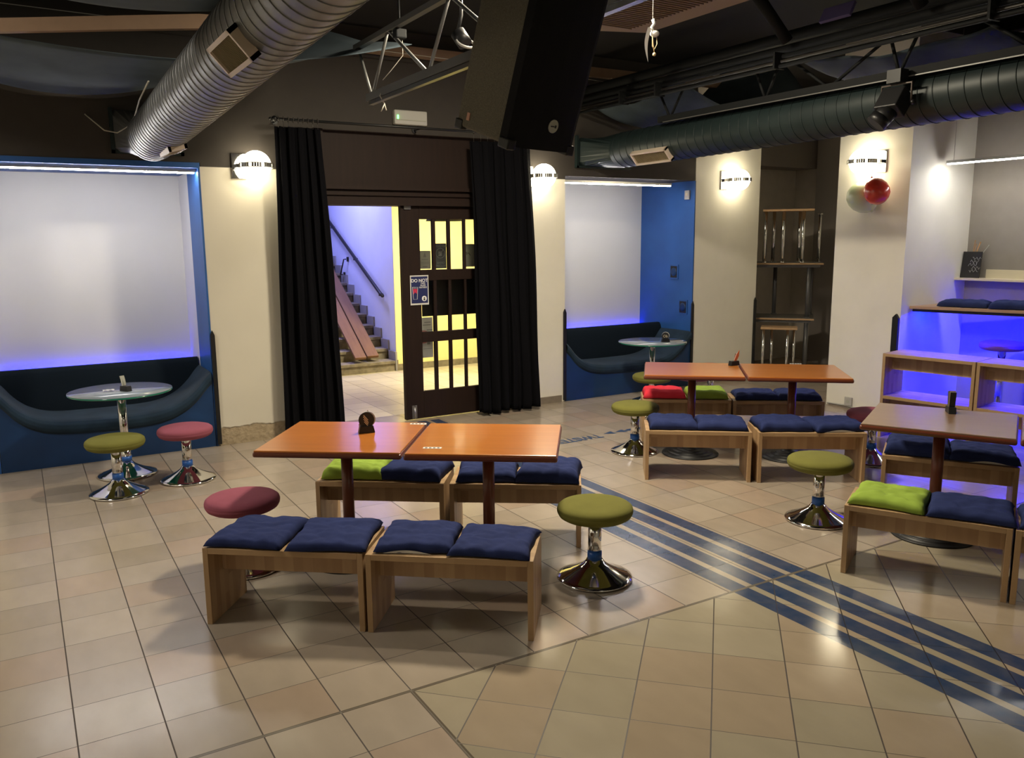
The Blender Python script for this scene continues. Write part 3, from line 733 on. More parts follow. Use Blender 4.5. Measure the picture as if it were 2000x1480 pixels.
bench('k', 5.808, 3.453, -57.8, 'beech bench with navy cushions behind the right table')
GS = 'beech benches stacked by the right wall'
ux, uy = math.cos(rad(-79.6)), math.sin(rad(-79.6))
cx, cy = 7.541+.215*math.cos(rad(10.4)), 4.77+.215*math.sin(rad(10.4))
bench('s1', cx, cy, -79.6, 'lower beech bench of the left stack by the right wall', 0, GS)
bench('s2', cx, cy, -79.6, 'upper beech bench of the left stack, top lit blue', BH, GS)
cx2, cy2 = cx+ux*.885, cy+uy*.885
bench('s3', cx2, cy2, -79.6, 'lower beech bench of the right stack by the right wall', 0, GS)
bench('s4', cx2, cy2, -79.6, 'upper beech bench of the right stack, cut off by the view edge', BH, GS)

# cushions
def cushion(name, m, x, y, rz, z, label, seed, w=.42, d=.40, th=.05, group='flat seat cushions on the benches', lining=None, slump=0):
    rnd = random.Random(seed); off = Vector((rnd.random()*50, rnd.random()*50, rnd.random()*50))
    n = 34
    ang = rz
    def shape(u, v):
        a, b = 2*u-1, 2*v-1
        # pulled corners, slightly sunken edges
        ex = 1-.05*(1-b*b) * (1 if abs(a) > .0 else 1); ey = 1-.05*(1-a*a)
        X = a*ex*w/2; Y = b*ey*d/2
        wv = noise.noise(Vector((a*1.3, b*1.3, 0))+off)
        X += .010*noise.noise(Vector((b*2, seed, a*.6))+off); Y += .012*noise.noise(Vector((a*2, seed+5, b*.6))+off)
        k = (1-a**8)*(1-b**8); k = max(k, 0)**.4
        fold = .012*noise.noise(Vector((a*2.2+b*1.2, b*3.4-a, 3))+off) + .002*noise.noise(Vector((a*6, b*4.5, 7))+off)
        rp = abs(noise.noise(Vector((a*1.5+b*2.6, b*1.1-a*.8, 9))+off))
        fold -= .007*max(0, 1-rp*7)
        return X, Y, k, fold*k
    T_ = (th+.012)*(.9+.2*rnd.random())
    def top(u, v):
        X, Y, k, f = shape(u, v); return Vector((X, Y, .008+(T_-.008)*k+f))
    def bot(u, v):
        X, Y, k, f = shape(1-u, v); return Vector((X, Y, .008-.006*k))
    mb = MB().grid(top, n, n).grid(bot, n, n)
    bmesh.ops.remove_doubles(mb.bm, verts=mb.bm.verts, dist=.0004)
    o = mb.build(name, m); 
    o.location = (x, y, z); o.rotation_euler = (0, 0, ang); tag(o, label, 'cushion', group)
    if lining:
        sx, side = lining
        MB().grid(lambda u, v: Vector((-.16*sx+.26*u*sx, -d/2-.002+.008*math.sin(PI*u), .004+.016*v*math.sin(PI*u))), 16, 3).build('white_lining', paper, o)
    return o
def on_bench(key, lx, ly, rot, m, label, seed, name='seat_cushion', z=BH, **k):
    x, y, a = BEN[key]; c, s_ = math.cos(rad(a)), math.sin(rad(a))
    return cushion(name, m, x+c*lx-s_*ly, y+s_*lx+c*ly, rad(a+rot), z+.002, label, seed, **k)
N = navy_cloth
on_bench('a', -.205, -.005, -3, N, 'navy cushion at the left end of the nearest left bench', 1, w=.43, d=.44)
on_bench('a', .225, .0, 4, N, 'navy cushion at the right end of the nearest left bench', 2, w=.43, d=.46)
on_bench('b', -.200, .01, 2, N, 'navy cushion with white lining on the left of the nearest right bench', 3, lining=(1, 0), w=.42, d=.41)
on_bench('b', .215, -.01, -3, N, 'navy cushion on the right end of the nearest bench by the olive stool', 4, w=.43, d=.42)
on_bench('c', -.205, .02, 2, lime_cloth, 'lime green cushion on the bench behind the front tables', 5, w=.43, d=.40, th=.075)
on_bench('c', .21, .01, -6, N, 'crumpled navy cushion beside the lime one behind the front tables', 6, w=.44, d=.40, th=.085)
on_bench('d', -.20, .0, 2, N, 'navy cushion directly behind the front right table pole', 7, w=.42, d=.40, th=.075)
on_bench('d', .225, .0, -4, N, 'navy cushion at the right end of the bench behind the front tables', 8, w=.43, d=.41, th=.085)
on_bench('e', -.205, 0, 1, N, 'navy cushion at the left end of the middle front left bench', 9, th=.06)
on_bench('e', .205, 0, -2, N, 'navy cushion at the right end of the middle front left bench', 10, w=.43, th=.065)
on_bench('f', -.215, 0, 2, N, 'navy cushion at the left end of the middle front right bench', 11, w=.44, th=.07)
on_bench('f', .225, 0, 8, N, 'navy cushion with white lining hanging over the middle front right bench end', 12, w=.45, th=.065, lining=(1, 0))
on_bench('g', -.215, 0, 0, red_cloth, 'coral red cushion on the bench behind the middle tables', 13, w=.43, th=.065)
on_bench('g', .21, 0, 0, lime_cloth, 'lime cushion beside the red one behind the middle tables', 14, w=.42, th=.065)
on_bench('h', -.20, 0, 0, N, 'navy cushion behind the middle tables, next to the lime one', 15, w=.43, th=.06)
on_bench('h', .22, 0, -2, N, 'navy cushion at the far right behind the middle tables', 16, w=.43, th=.06)
on_bench('i', -.205, .0, -2, lime_cloth, 'lime green cushion on the right front bench', 17, w=.43, d=.42, th=.06)
on_bench('i', .225, -.01, 2, N, 'navy cushion next to the lime one on the right front bench', 18, w=.46, d=.42, th=.055)
on_bench('j', -.215, .0, 2, N, 'navy cushion cut off by the right edge of the view', 19, w=.43)
on_bench('k', -.205, 0, 0, N, 'navy cushion on the left of the bench behind the right table', 20, w=.45, th=.085)
on_bench('k', .215, 0, 2, N, 'navy cushion with white lining behind the right table', 21, w=.45, th=.075, lining=(-1, 0))

# ------------------------------------------------------------------ table-top things
def holder(x, y, z, rz, label, kind):
    t = thing('menu_holder', label, 'menu holder', (x, y, z), rz, 'coaster and menu holders on the tables')
    mb = MB().prism([(-.052, 0), (.052, 0), (.042, .045), (-.042, .045)], 'y', -.024, .024)
    bevel_mod(mb.build('block', black_plastic, t), .002)
    if kind == 'disc':
        MB().cyl((0, -.016, .085), (0, -.012, .085), .05, seg=32).build('black_coaster', ink_black, t)
        MB().cyl((.008, -.008, .086), (.008, 0, .086), .051, seg=32).build('white_coaster', paper, t)
        q = MB(); 
        for k in range(4): q.box((-.004+.0*k, -.018, .10-.013*k), (.052-.008*abs(k-1), .001, .005), Matrix.Rotation(.9, 3, 'Y'))
        q.build('coaster_print', mat('cream_ink', (.6, .5, .36), .7), t)
        MB().prism([(-.05, .05), (.012, .03), (.06, .085), (.012, .145)], 'y', .004, .007).build('square_card', mat('beige_card', (.55, .40, .30), .7), t)
    elif kind == 'leaf':
        for k in range(4):
            MB().prism([(-.02+.008*k, .03), (.01+.008*k, .03), (.045+.006*k, .09), (.05+.006*k, .15-.012*k), (.02, .11)], 'y', -.015+.008*k, -.013+.008*k).build('flyer', [orange_ink, paper, orange_ink, poster_slate][k], t)
    elif kind == 'fan':
        for k in range(6):
            MB().box((-.03+.011*k, 0, .095), (.0025, .038, .12-.006*abs(k-2)), Matrix.Rotation((k-2.5)*.05, 3, 'Y')).build('flyer', [ink_black, paper, twig_mat, ink_black, paper_grey, ink_black][k], t)
    elif kind == 'curve':
        MB().tube([(-.03, 0, .02), (-.015, 0, .07), (-.03, 0, .10), (-.055, 0, .12)], .006).grid(lambda u, v: Vector((-.02-.02*v*v, -.022+.044*u, .03+.10*v)), 4, 8).build('bent_card', paper_grey, t)
    elif kind == 'letter':
        MB().cyl((-.005, -.012, .075), (-.005, -.006, .075), .045, seg=32).build('black_coaster', ink_black, t)
        MB().cyl((.0, -.004, .077), (.0, .004, .077), .047, seg=32).build('white_coaster', paper, t)
        text_mesh('coaster_print', 'Ob', .045, shelf_white, t, T(-.005, -.0135, .07) @ RX(PI/2))
    return t
holder(1.842, 4.93, ZT+.001, rad(-12), 'black holder with round coasters on the front left table', 'disc')
holder(5.85, 5.66, ZT+.001, rad(-5), 'black holder with orange flyers where the middle tables meet', 'leaf')
holder(5.485, 3.27, ZT+.001, rad(45), 'black holder packed with flyers on the right brown table', 'fan')
holder(.73, 7.79, .7615, rad(-60), 'black holder with a bent card on the left round table', 'curve')
holder(6.83, 7.76, .7615, rad(-25), 'black holder with a lettered coaster on the round table in the second niche', 'letter')
def sticker(x, y, rz, label):
    t = thing('table_sticker', label, 'sticker', (x, y, ZT+.0006), rz, 'white symbol stickers on the tables')
    MB().bb(-.055, .055, -.018, .018, 0, .001).build('card', paper, t)
    q = MB()
    for k in range(4): q.cyl((-.036+.024*k, 0, .0008), (-.036+.024*k, 0, .0016), .008, seg=12).bb(-.037+.024*k, -.035+.024*k, -.013, -.006, .0008, .0016)
    q.build('symbols', ink_black, t)
sticker(2.225, 4.975, rad(-36), 'white symbol sticker at the far corner of the front left table')
sticker(2.025, 4.335, rad(-34), 'white symbol sticker at the near corner of the front right table')
sticker(6.41, 5.40, rad(-36), 'white symbol sticker at the far edge of the middle right table')
tag(MB().bb(-.08, .08, -.04, .04, 0, .008).build('phone', ink_black, loc=(7.02, 7.80, .7615), rot=rad(-20)), 'black phone or booklet near the edge of the round table in the second niche', 'phone')
tag(MB().bb(-.085, .085, -.006, .006, 0, .006).build('paper_strip', paper, loc=(6.99, 7.735, .7615), rot=rad(-22)), 'thin white strip beside the black booklet on the round table', 'paper')
o = MB().grid(lambda u, v: Vector((.09*(u-.5), .05*(v-.5), .004+.01*abs(math.sin(7*u+5*v)))), 8, 6).build('crumpled_napkin', paper, loc=(.60, 7.86, .7615)); tag(o, 'small crumpled white napkin on the left round table', 'napkin')

# ------------------------------------------------------------------ right niche: shelf board, lamp, chalkboard
t = thing('high_shelf_board', 'high wooden counter board holding navy cushions by the right wall', 'shelf', (0, 0, 0))
bx, by = math.cos(math.atan2(4.61-5.67, 8.89-8.56)), math.sin(math.atan2(4.61-5.67, 8.89-8.56))
p0 = Vector((8.555, 5.67, 0)); dv = Vector((bx, by, 0)); nv = Vector((-by, bx, 0))
p1 = p0+dv*2.4; 
poly = [(p0.x, p0.y), (p1.x, p1.y), (p1.x+nv.x*.5, p1.y+nv.y*.5), (p0.x+.55, p0.y)]
MB().prism(poly, 'z', 1.225, 1.255).build('board', light_board, t)
q = MB(); q.prism([(p0.x+.06, p0.y-.0), (p1.x+.03, p1.y), (p1.x+.06, p1.y), (p0.x+.09, p0.y)], 'z', 1.19, 1.225).build('support_rail', black_iron, t)
for yy in (3.42,): MB().cyl((9.32, yy, 0), (9.32, yy, 1.225), .03).build('leg', steel, t)
tag(MB().box((8.80, 5.25, 1.205), (.03, .7, .02), Matrix.Rotation(math.atan2(by, bx)+PI/2, 3, 'Z')).box((9.05, 4.45, 1.205), (.03, .7, .02), Matrix.Rotation(math.atan2(by, bx)+PI/2, 3, 'Z')).build('blue_led_strip', blue_led_s), 'blue LED strip under the high counter board by the right wall', 'lamp', 'blue LED strips')
cushion('seat_cushion', N, 8.93, 5.25, math.atan2(by, bx), 1.257, 'navy cushion lying on the high counter board, left one', 31, w=.5, d=.36, th=.06, group='navy cushions on the high counter board')
cushion('seat_cushion', N, 9.05, 4.78, math.atan2(by, bx)+.1, 1.257, 'navy cushion on the high counter board, cut off by the right edge', 32, w=.48, d=.38, th=.065, group='navy cushions on the high counter board')
led_bar('hanging_led_lamp', (8.95, 5.60, 2.81), (8.95, 3.9, 2.81), 'slim LED bar hanging on a thin wire in front of the grey wall', w=.05, em=led_soft)
tag(MB().tube([(8.95, 5.53, 2.84), (8.95, 5.53, HC)], .002, 5).build('lamp_wire', wire_mat), 'thin wire holding the hanging LED bar', 'wire')
t = thing('wall_shelf', 'cream wall shelf with a raised back on the grey wall', 'shelf', (9.6, 5.68, 1.53))
MB().bb(-.22, 0, -1.4, 0, -.012, .012).build('shelf_board', shelf_white, t)
MB().prism([(-1.35, .012), (-1.35, .06), (-1.28, .11), (-.25, .11), (-.25, .012)], 'x', -.02, 0).build('back_rail', shelf_white, t)
t = thing('chalkboard', 'small black chalkboard with white scrawl leaning on the wall shelf', 'chalkboard', (9.50, 5.56, 1.542))
MB().box((0, 0, .15), (.012, .22, .30), Matrix.Rotation(.12, 3, 'Y')).build('board', ink_black, t)
q = MB(); rr = random.Random(4)
for k in range(5):
    y0 = -.06+.02*(k % 3); z0 = .22-.035*k; pts = []
    for i in range(9): pts.append((-.008+(z0-.15)*.12-.004, y0-.05+.0125*i, z0+.018*math.sin(i*1.9+k)+.006*rr.random()))
    q.tube(pts, .0013, 5)
q.build('chalk_marks', ink_white, t)
t = thing('twig_bundle', 'bare twigs standing behind the chalkboard', 'twigs', (9.54, 5.60, 1.545))
for k, (dx, dy, h, r, mm) in enumerate(((.0, -.10, .40, .010, twig_mat), (.02, -.19, .37, .005, paper_grey), (.0, -.04, .42, .007, twig_mat), (-.01, -.06, .38, .006, twig_mat))):
    MB().tube([(0, 0, 0), (dx*.3, dy*.35, h*.5), (dx, dy, h)], r*.7).sphere((dx, dy, h), r).build('twig', mm, t)

# ------------------------------------------------------------------ recess: stacked tables
def leg_table(name, x, y, z, rz, L, D, H, label, m_top, m_leg, legr, legpos, th=.03, frame=True, flip=False):
    t = thing(name, label, 'table', (x, y, z), rz, 'folded-away tables stacked in the dark recess')
    if not flip:
        MB().bb(-L/2, L/2, -D/2, D/2, H-th, H, bevel=.004).build('tabletop', m_top, t)
        if frame: MB().bb(-L/2-.002, L/2+.002, -D/2-.002, D/2+.002, H-th+.002, H-.006).build('edge_band', light_board, t); MB().bb(-L/2+.04, L/2-.04, -D/2+.04, -D/2+.07, H-th-.04, H-th).bb(-L/2+.04, L/2-.04, D/2-.07, D/2-.04, H-th-.04, H-th).build('underframe', m_leg, t)
    else:
        MB().bb(-L/2, L/2, -D/2, D/2, 0, th, bevel=.004).build('tabletop', m_top, t)
    for (lx, ly) in legpos:
        a, b = (0, H-th) if not flip else (th, H)
        MB().cyl((lx, ly, a), (lx, ly, b), legr, seg=16).cyl((lx, ly, (b-.015) if flip else 0), (lx, ly, b if flip else .015), legr*1.5, seg=16).build('leg', m_leg, t)
    return t
# viewed face direction: front edge runs from left-back to right-front
AR = rad(-50)
steel_grey = mat('grey_table_leg', (.12, .12, .125), .35, .4)
leg_table('office_table', 9.80, 8.62, 0, AR, 1.0, .70, .86, 'large table with light edge, lowest big one in the dark recess', grey_top, steel_grey, .03, [(-.4, -.28), (.4, -.28), (-.4, .28), (.4, .28)])
leg_table('small_table', 9.41, 8.252, 0, AR, .50, .30, .75, 'small chrome-legged table tucked under the stacked ones', light_board, chrome, .02, [(-.21, -.1), (-.1, .08), (.12, -.1), (.21, .1)], frame=False)
leg_table('office_table', 9.83, 8.617, .86, AR, 1.14, .70, .80, 'large table standing on the lower one in the dark recess', grey_top, steel_grey, .03, [(-.45, -.28), (.38, -.28), (-.1, .28), (.42, .28)])
leg_table('small_table', 9.70, 8.424, 1.66, AR, .70, .40, .76, 'small table with chrome legs on top of the recess stack', light_board, chrome, .025, [(-.31, -.12), (-.2, .12), (-.06, -.12), (.21, -.12), (.16, .12)], frame=False)
tag(MB().cyl((0, 0, 0), (0, 0, .68), .022).cyl((0, 0, .68), (0, 0, .70), .035).cyl((0, 0, 0), (0, 0, .012), .035).build('loose_table_leg', chrome, loc=(10.06, 8.16, 1.66)), 'single chrome table leg standing free on the recess stack', 'table leg')

# edge bands of the stacked tops (light wood edge)
# ------------------------------------------------------------------ ceiling: ducts
def spiral_duct(p0, p1, r, m, pitch, parent, h=.0045):
    p0, p1 = Vector(p0), Vector(p1); d = p1-p0; L = d.length
    M = Matrix.Translation(p0) @ d.to_track_quat('Z', 'Y').to_matrix().to_4x4()
    mb = MB(); n = 24
    mb.lathe([(r, L*i/n) for i in range(n+1)], seg=64, M=M)
    o = mb.build('duct_body', m, parent)
    turns = L/pitch; N_ = int(turns*40)
    pts = [M @ Vector(((r+.001)*math.cos(2*PI*turns*i/N_), (r+.001)*math.sin(2*PI*turns*i/N_), L*i/N_)) for i in range(N_+1)]
    MB().tube(pts, h, 5).build('spiral_seam', m, o)
    return o
def transition(x, z, w, h, y0, y1, cx_, cz, r, m, parent):
    n = 40; bm = bmesh.new(); A = []; B = []
    for k in range(n):
        a = 2*PI*k/n; c, s_ = math.cos(a), math.sin(a); q_ = max(abs(c)/(w/2), abs(s_)/(h/2))
        A.append(bm.verts.new((x+c/q_, y0, z+s_/q_))); B.append(bm.verts.new((cx_+r*c, y1, cz+r*s_)))
    for k in range(n): f = bm.faces.new([A[k], A[(k+1) % n], B[(k+1) % n], B[k]]); f.smooth = False
    me = bpy.data.meshes.new('duct_transition'); bm.to_mesh(me); bm.free(); me.materials.append(m)
    o = bpy.data.objects.new('duct_transition', me); COL.objects.link(o); o.parent = parent; return o
def vent(parent, xc, zc, r, ang, yc, L, Wd, gap=.035):
    nx, nz = -math.sin(ang), -math.cos(ang)
    M = T(xc+nx*(r+gap), yc, zc+nz*(r+gap)) @ Matrix(((math.cos(ang), 0, nx), (0, 1, 0), (-math.sin(ang), 0, nz))).to_4x4()
    mb = MB(); f = .022
    for a in ((-Wd/2, -Wd/2+f, -L/2, L/2), (Wd/2-f, Wd/2, -L/2, L/2), (-Wd/2, Wd/2, -L/2, -L/2+f), (-Wd/2, Wd/2, L/2-f, L/2)): mb.bb(a[0], a[1], a[2], a[3], -gap*1.6, .0)
    o = mb.build('vent_frame', vent_mat, parent); o.matrix_local = M
    mb = MB(); n = int(L/.02)
    mb.bb(-Wd/2+f, Wd/2-f, -L/2+f, L/2-f, -gap, -gap+.004)
    for k in range(1, n): 
        y = -L/2+L*k/n
        if abs(y) < L/2-f: mb.box((0, y, -.012), (Wd-2*f, .003, .014), Matrix.Rotation(.5, 3, 'X'))
    s_ = mb.build('slats', vent_slat, o)
    return o
D1 = lambda y: (1.16, y, 2.95+(8.45-y)*.033)
t = thing('ventilation_duct', 'grey spiral ventilation duct running from the left wall overhead', 'duct', (0, 0, 0), group='spiral ventilation ducts')
transition(1.16, 3.03, .58, .37, 8.495, 8.25, 1.16, D1(8.25)[2], .205, duct_grey, t)
spiral_duct(D1(8.25), D1(-3.9), .205, duct_grey, .105, t)
MB().bb(.85, 1.47, 8.46, 8.5, 2.83, 2.86).bb(.85, .88, 8.46, 8.5, 2.83, 3.23).bb(1.44, 1.47, 8.46, 8.5, 2.83, 3.23).build('wall_collar', duct_green, t)
vent(t, 1.16, D1(4.6)[2], .205, rad(48), 4.3, .46, .17)
vent(t, 1.16, D1(7.2)[2], .205, rad(-15), 7.5, .46, .15)
D2 = lambda y: (6.39, y, 3.065+(8.45-y)*.012)
t = thing('ventilation_duct', 'dark green spiral ventilation duct along the right side overhead', 'duct', (0, 0, 0), group='spiral ventilation ducts')
transition(6.39, 3.07, .78, .34, 8.495, 8.1, 6.39, D2(8.1)[2], .205, duct_green, t)
spiral_duct(D2(8.1), D2(-3.9), .205, duct_green, .125, t)
MB().bb(5.97, 6.81, 8.45, 8.5, 2.88, 2.905).bb(5.97, 6.0, 8.45, 8.5, 2.88, 3.26).build('wall_collar', duct_green, t)
vent(t, 6.39, 3.07, .205, rad(49), 7.38, .60, .165)
q = MB().tube([(.66, 8.49, 3.16), (.80, 8.42, 3.02), (.9, 8.38, 3.0), (.99, 8.2, 3.05), (.985, 7.8, 3.08), (.95, 7.2, 3.12), (.94, 6.6, 3.16)], .006)
tag(q.build('loose_cable', wire_mat), 'loose pale cable drooping beside the wall end of the grey duct', 'cable')

# trusses
def truss(label, x, zb, zt, y_end, y0, nodes, m_ch, m_d, dx=.0, wide=.05):
    t = thing('steel_truss', label, 'truss', (0, 0, 0), group='steel lattice trusses under the ceiling')
    MB().bb(x-wide/2, x+wide/2, y0, y_end, zb-.03, zb+.03).build('bottom_chord', m_ch, t)
    MB().bb(x+dx-.025, x+dx+.025, y0, y_end+.25, zt-.02, zt+.02).build('top_chord', m_ch, t)
    for ya, yt1, yt2 in nodes:
        for yt in (yt1, yt2):
            if yt is not None: MB().tube([(x, ya, zb), (x+dx, yt, zt)], .014, 6).build('diagonal', m_d, t)
    return t
# left grey truss
xl = 2.62
zl = 2.03+xl*math.tan(rad(23.7)); xt = 2.62; zt_ = 2.03+xt*math.tan(rad(31.2))
yl = 2.543*xl
truss('grey lattice truss left of the big speaker', xl, zl, zt_, yl, -3.9, [(yl-.08, yl+.2, yl-.45), (yl-1.15, yl-.45, yl-1.5), (yl-2.2, yl-1.5, yl-2.6), (yl-3.3, yl-2.6, yl-3.7), (yl-4.4, yl-3.7, yl-4.8)], truss_grey, truss_grey)
MB_ = MB().bb(xl-.02, xl+.02, -3.9, yl-.05, zl-.062, zl-.035)
tag(MB_.build('lighting_track', steel), 'slim metal track under the left grey truss', 'rail')
# right black truss
xr = 6.2; zrb = 2.03+xr*math.tan(rad(11.55)); zrt = 2.03+xr*math.tan(rad(14.0))
truss('black lattice truss above the dark green duct', xr, zrb, zrt, 7.2, -3.9, [(7.05, 7.22, 6.85), (5.72, 5.85, 5.58), (5.01, None, 4.5), (5.01, 5.4, None), (4.34, 4.43, 4.2), (3.3, 3.7, 3.0), (2.3, 2.6, 2.)], truss_dark, truss_dark, wide=.09)
tag(MB().bb(xr-.06, xr-.05, -3.9, 7.1, zrb-.042, zrb-.033).build('lighting_track', truss_grey), 'slim metal track under the black truss', 'rail')
# pipes bundle at the top chord
t = thing('pipe_bundle', 'bundle of dark pipes running beneath the ceiling to the back wall', 'pipes', (0, 0, 0))
for k, (a, r) in enumerate(((13.95, .017), (14.35, .013), (14.75, .02), (15.3, .035), (16.2, .055))):
    z = 2.03+6.0*math.tan(rad(a))
    MB().cyl((6.0+.02*k, -3.9, z), (6.0+.02*k, 8.5, z), r, seg=14).build('pipe', truss_dark if k != 1 else mat('pipe_brown', (.05, .045, .04), .4, .3), t)
for y in (7.6, 7.0, 5.4, 3.5): MB().box((6.0, y, 3.57), (.13, .02, .14)).build('pipe_clamp', truss_dark, t)
tag(MB().bb(6.16, 6.22, -3.9, 8.4, 3.79, 3.83).build('ceiling_batten', mat('batten', (.11, .095, .07), .8)), 'pale batten above the dark pipes near the ceiling', 'beam')
for i, (yc, lab) in enumerate(((5.35, 'dark cross pipe near the ceiling, farther one'), (4.1, 'dark cross pipe near the ceiling, nearer one'))):
    tag(MB().cyl((5.55, yc, 4.14), (5.93, yc-.1, 3.70), .05, seg=12).build('cross_pipe', truss_dark), lab, 'pipe')

tag(MB().box((6.02, 4.82, 3.85), (.03, .30, .13), Matrix.Rotation(.5, 3, 'Y'), bevel=.003).build('violet_card', mat('violet_card', (.12, .10, .26), .7)), 'small violet card stuck above the dark pipes near the ceiling', 'card')
# stage spotlight on the black truss
t = thing('stage_spotlight', 'black stage spotlight clamped below the black truss in front of the green duct', 'spotlight', (6.08, 4.27, 3.25))
MB().bb(-.05, .05, -.06, .06, -.04, .06).build('clamp', black_iron, t)
MB().tube([(-.0, -.13, -.20), (0, -.13, -.05), (0, .13, -.05), (0, .13, -.20)], .010, 6).build('yoke', mat('yoke_metal', (.12, .10, .09), .4, .5), t)
M3 = Matrix.Rotation(rad(35), 3, 'Y') @ Matrix.Rotation(0, 3, 'Z')
q = MB(); q.box((-.03, 0, -.19), (.15, .2, .19), M3, bevel=.01); q.cyl((-.06, .0, -.24), (-.14, .05, -.34), .075, seg=20); q.build('housing', black_iron, t)
MB().cyl((-.12, .03, -.30), (-.155, .06, -.355), .08, seg=20).build('snout', black_plastic, t)
MB().sphere((0, .145, -.20), .02).sphere((0, -.145, -.20), .02).build('knob', black_plastic, t)
# ceiling flood (source of the sharp shadows)
t = thing('ceiling_flood_lamp', 'round ceiling flood lamp above the middle of the room', 'lamp', (3.1, 4.2, HC))
MB().lathe([(.0, 0), (.15, 0), (.15, -.12), (.14, -.12), (.14, -.2), (.12, -.2), (.12, -.05), (0, -.05)]).build('housing', black_iron, t)
MB().cyl((0, 0, -.19), (0, 0, -.20), .085).build('lens', stage_em, t)
for x, y, lab in ((1.5, -2.0, 'added round fill lamp on the ceiling behind the camera'), (3.6, 5.4, 'added round fill lamp between the doorway and the front tables, above the frame'), (-1.8, 5.5, 'added round fill lamp on the ceiling above the left part of the room')):
    t = thing('ceiling_lamp', lab, 'lamp', (x, y, HC)); MB().lathe([(0, 0), (.2, 0), (.2, -.08), (.18, -.1), (.18, -.03), (0, -.03)]).build('housing', white_plastic, t)  # housings made up for the added fill lights, out of view
t = thing('ceiling_lamp', 'round ceiling lamp in the yellow hall behind the door', 'lamp', (5.6, 10.3, 3.0)); MB().lathe([(0, 0), (.3, 0), (.3, -.03), (.28, -.03), (.28, -.01), (0, -.01)]).build('housing', white_plastic, t)

# small clamp lamp on the left truss
t = thing('truss_lamp', 'small black clamp lamp with a white rim on the grey truss', 'lamp', (xl+.08, yl-1.45, zl+.22))
MB().cyl((0, 0, 0), (.03, -.05, -.08), .05, seg=20).tube([(0, 0, 0), (.04, .02, .12), (.04, .02, .3)], .012).build('housing', black_iron, t)
MB().lathe([(.062, 0), (.07, .01), (.062, .02), (.055, .01), (.062, 0)], M=T(.03, -.05, -.08) @ RX(rad(40))).build('white_rim', white_plastic, t)
t = thing('truss_clamp', 'dark clamp with a drooping wire under the left truss', 'clamp', (xl+.03, yl-.6, zt_-.058))
MB().box((0, 0, 0), (.09, .07, .07), bevel=.01).tube([(0, 0, .0), (0, 0, .25)], .008).build('body', truss_dark, t)
MB().tube([(.02, 0, -.03), (.02, .0, -.15), (-.04, .1, -.25), (-.1, .12, -.32)], .003, 5).build('wire', wire_mat, t)
tag(MB().tube([(xl, yl-.32, zl+.04), (xl-.03, yl-.32, zl-.03), (xl, yl-.33, zl-.09), (xl+.01, yl-.34, zl-.14)], .005, 6).tube([(xl, yl-.33, zl-.09), (xl-.03, yl-.33, zl-.15)], .004, 6).build('tied_string', wire_mat), 'knotted white string tied round the left truss', 'string')
tag(MB().tube([(0, 8.2, 3.95), (2, 8.2, 3.93), (5, 8.2, 3.90), (7.5, 8.2, 3.80)], .004, 5).build('ceiling_cable', wire_mat), 'thin pale cable running across below the ceiling', 'cable')

# big loudspeaker
t = bpy.data.objects.new('loudspeaker', None); COL.objects.link(t); tag(t, 'large black loudspeaker hanging tilted from the ceiling in the centre', 'speaker')
SPM = Matrix(((.978, -.194, .077, 1.927), (.209, .923, -.322, 3.285), (-.009, .331, .944, 2.431), (0, 0, 0, 1)))
t.matrix_world = SPM
SW, SD, SH = .42, .404, .74
q = MB().prism([(.006, .03), (SW-.006, .03), (SW-.03, SD), (.03, SD)], 'z', .012, SH-.012)
bevel_mod(q.build('cabinet', carpet_box, t), .012, 3)
q = MB().prism([(.0, .05), (-.0, .0), (.03, -.016), (.10, -.026), (SW/2, -.031), (SW-.10, -.026), (SW-.03, -.016), (SW, .0), (SW, .05)], 'z', .012, SH-.012)
q.build('front_grille', grille_cloth, t)
for (xa, xb, ya, yb) in ((-.006, .045, -.022, .05), (SW-.045, SW+.006, -.022, .05), (.022, .06, SD-.05, SD+.006), (SW-.06, SW-.022, SD-.05, SD+.006)):
    for (za, zb) in ((-.004, .045), (SH-.045, SH+.004)):
        bevel_mod(MB().bb(xa, xb, ya, yb, za, zb).build('corner_protector', black_plastic, t), .008, 3)
b_ = MB().cyl((SW*.56, -.030, .125), (SW*.56, -.0345, .125), .030, seg=32).build('badge', paper_grey, t)
text_mesh('badge_text', 'SOUND', .012, ink_grey, b_, T(SW*.56, -.035, .125) @ RX(PI/2)) if False else None
MB().bb(SW*.56-.018, SW*.56+.006, -.0352, -.0344, .122, .127).bb(SW*.56+.008, SW*.56+.018, -.0352, -.0344, .118, .131).build('badge_print', ink_black, b_)
MB().bb(.018, .023, SD-.10, SD-.08, .05, .085).build('rating_label', mat('pale_pink_label', (.55, .30, .22), .6), t)
MB().tube([(.015, SD*.78, SH-.08), (-.03, SD*.78, SH-.05), (-.03, SD*.72, SH-.03), (.01, SD*.7, SH-.02)], .011, 8).build('hanging_eye', steel, t)
MB().tube([(SW/2, SD/2, SH), (SW/2-.15, SD/2+.3, SH+.95)], .02, 8).build('hanging_pole', black_iron, t)

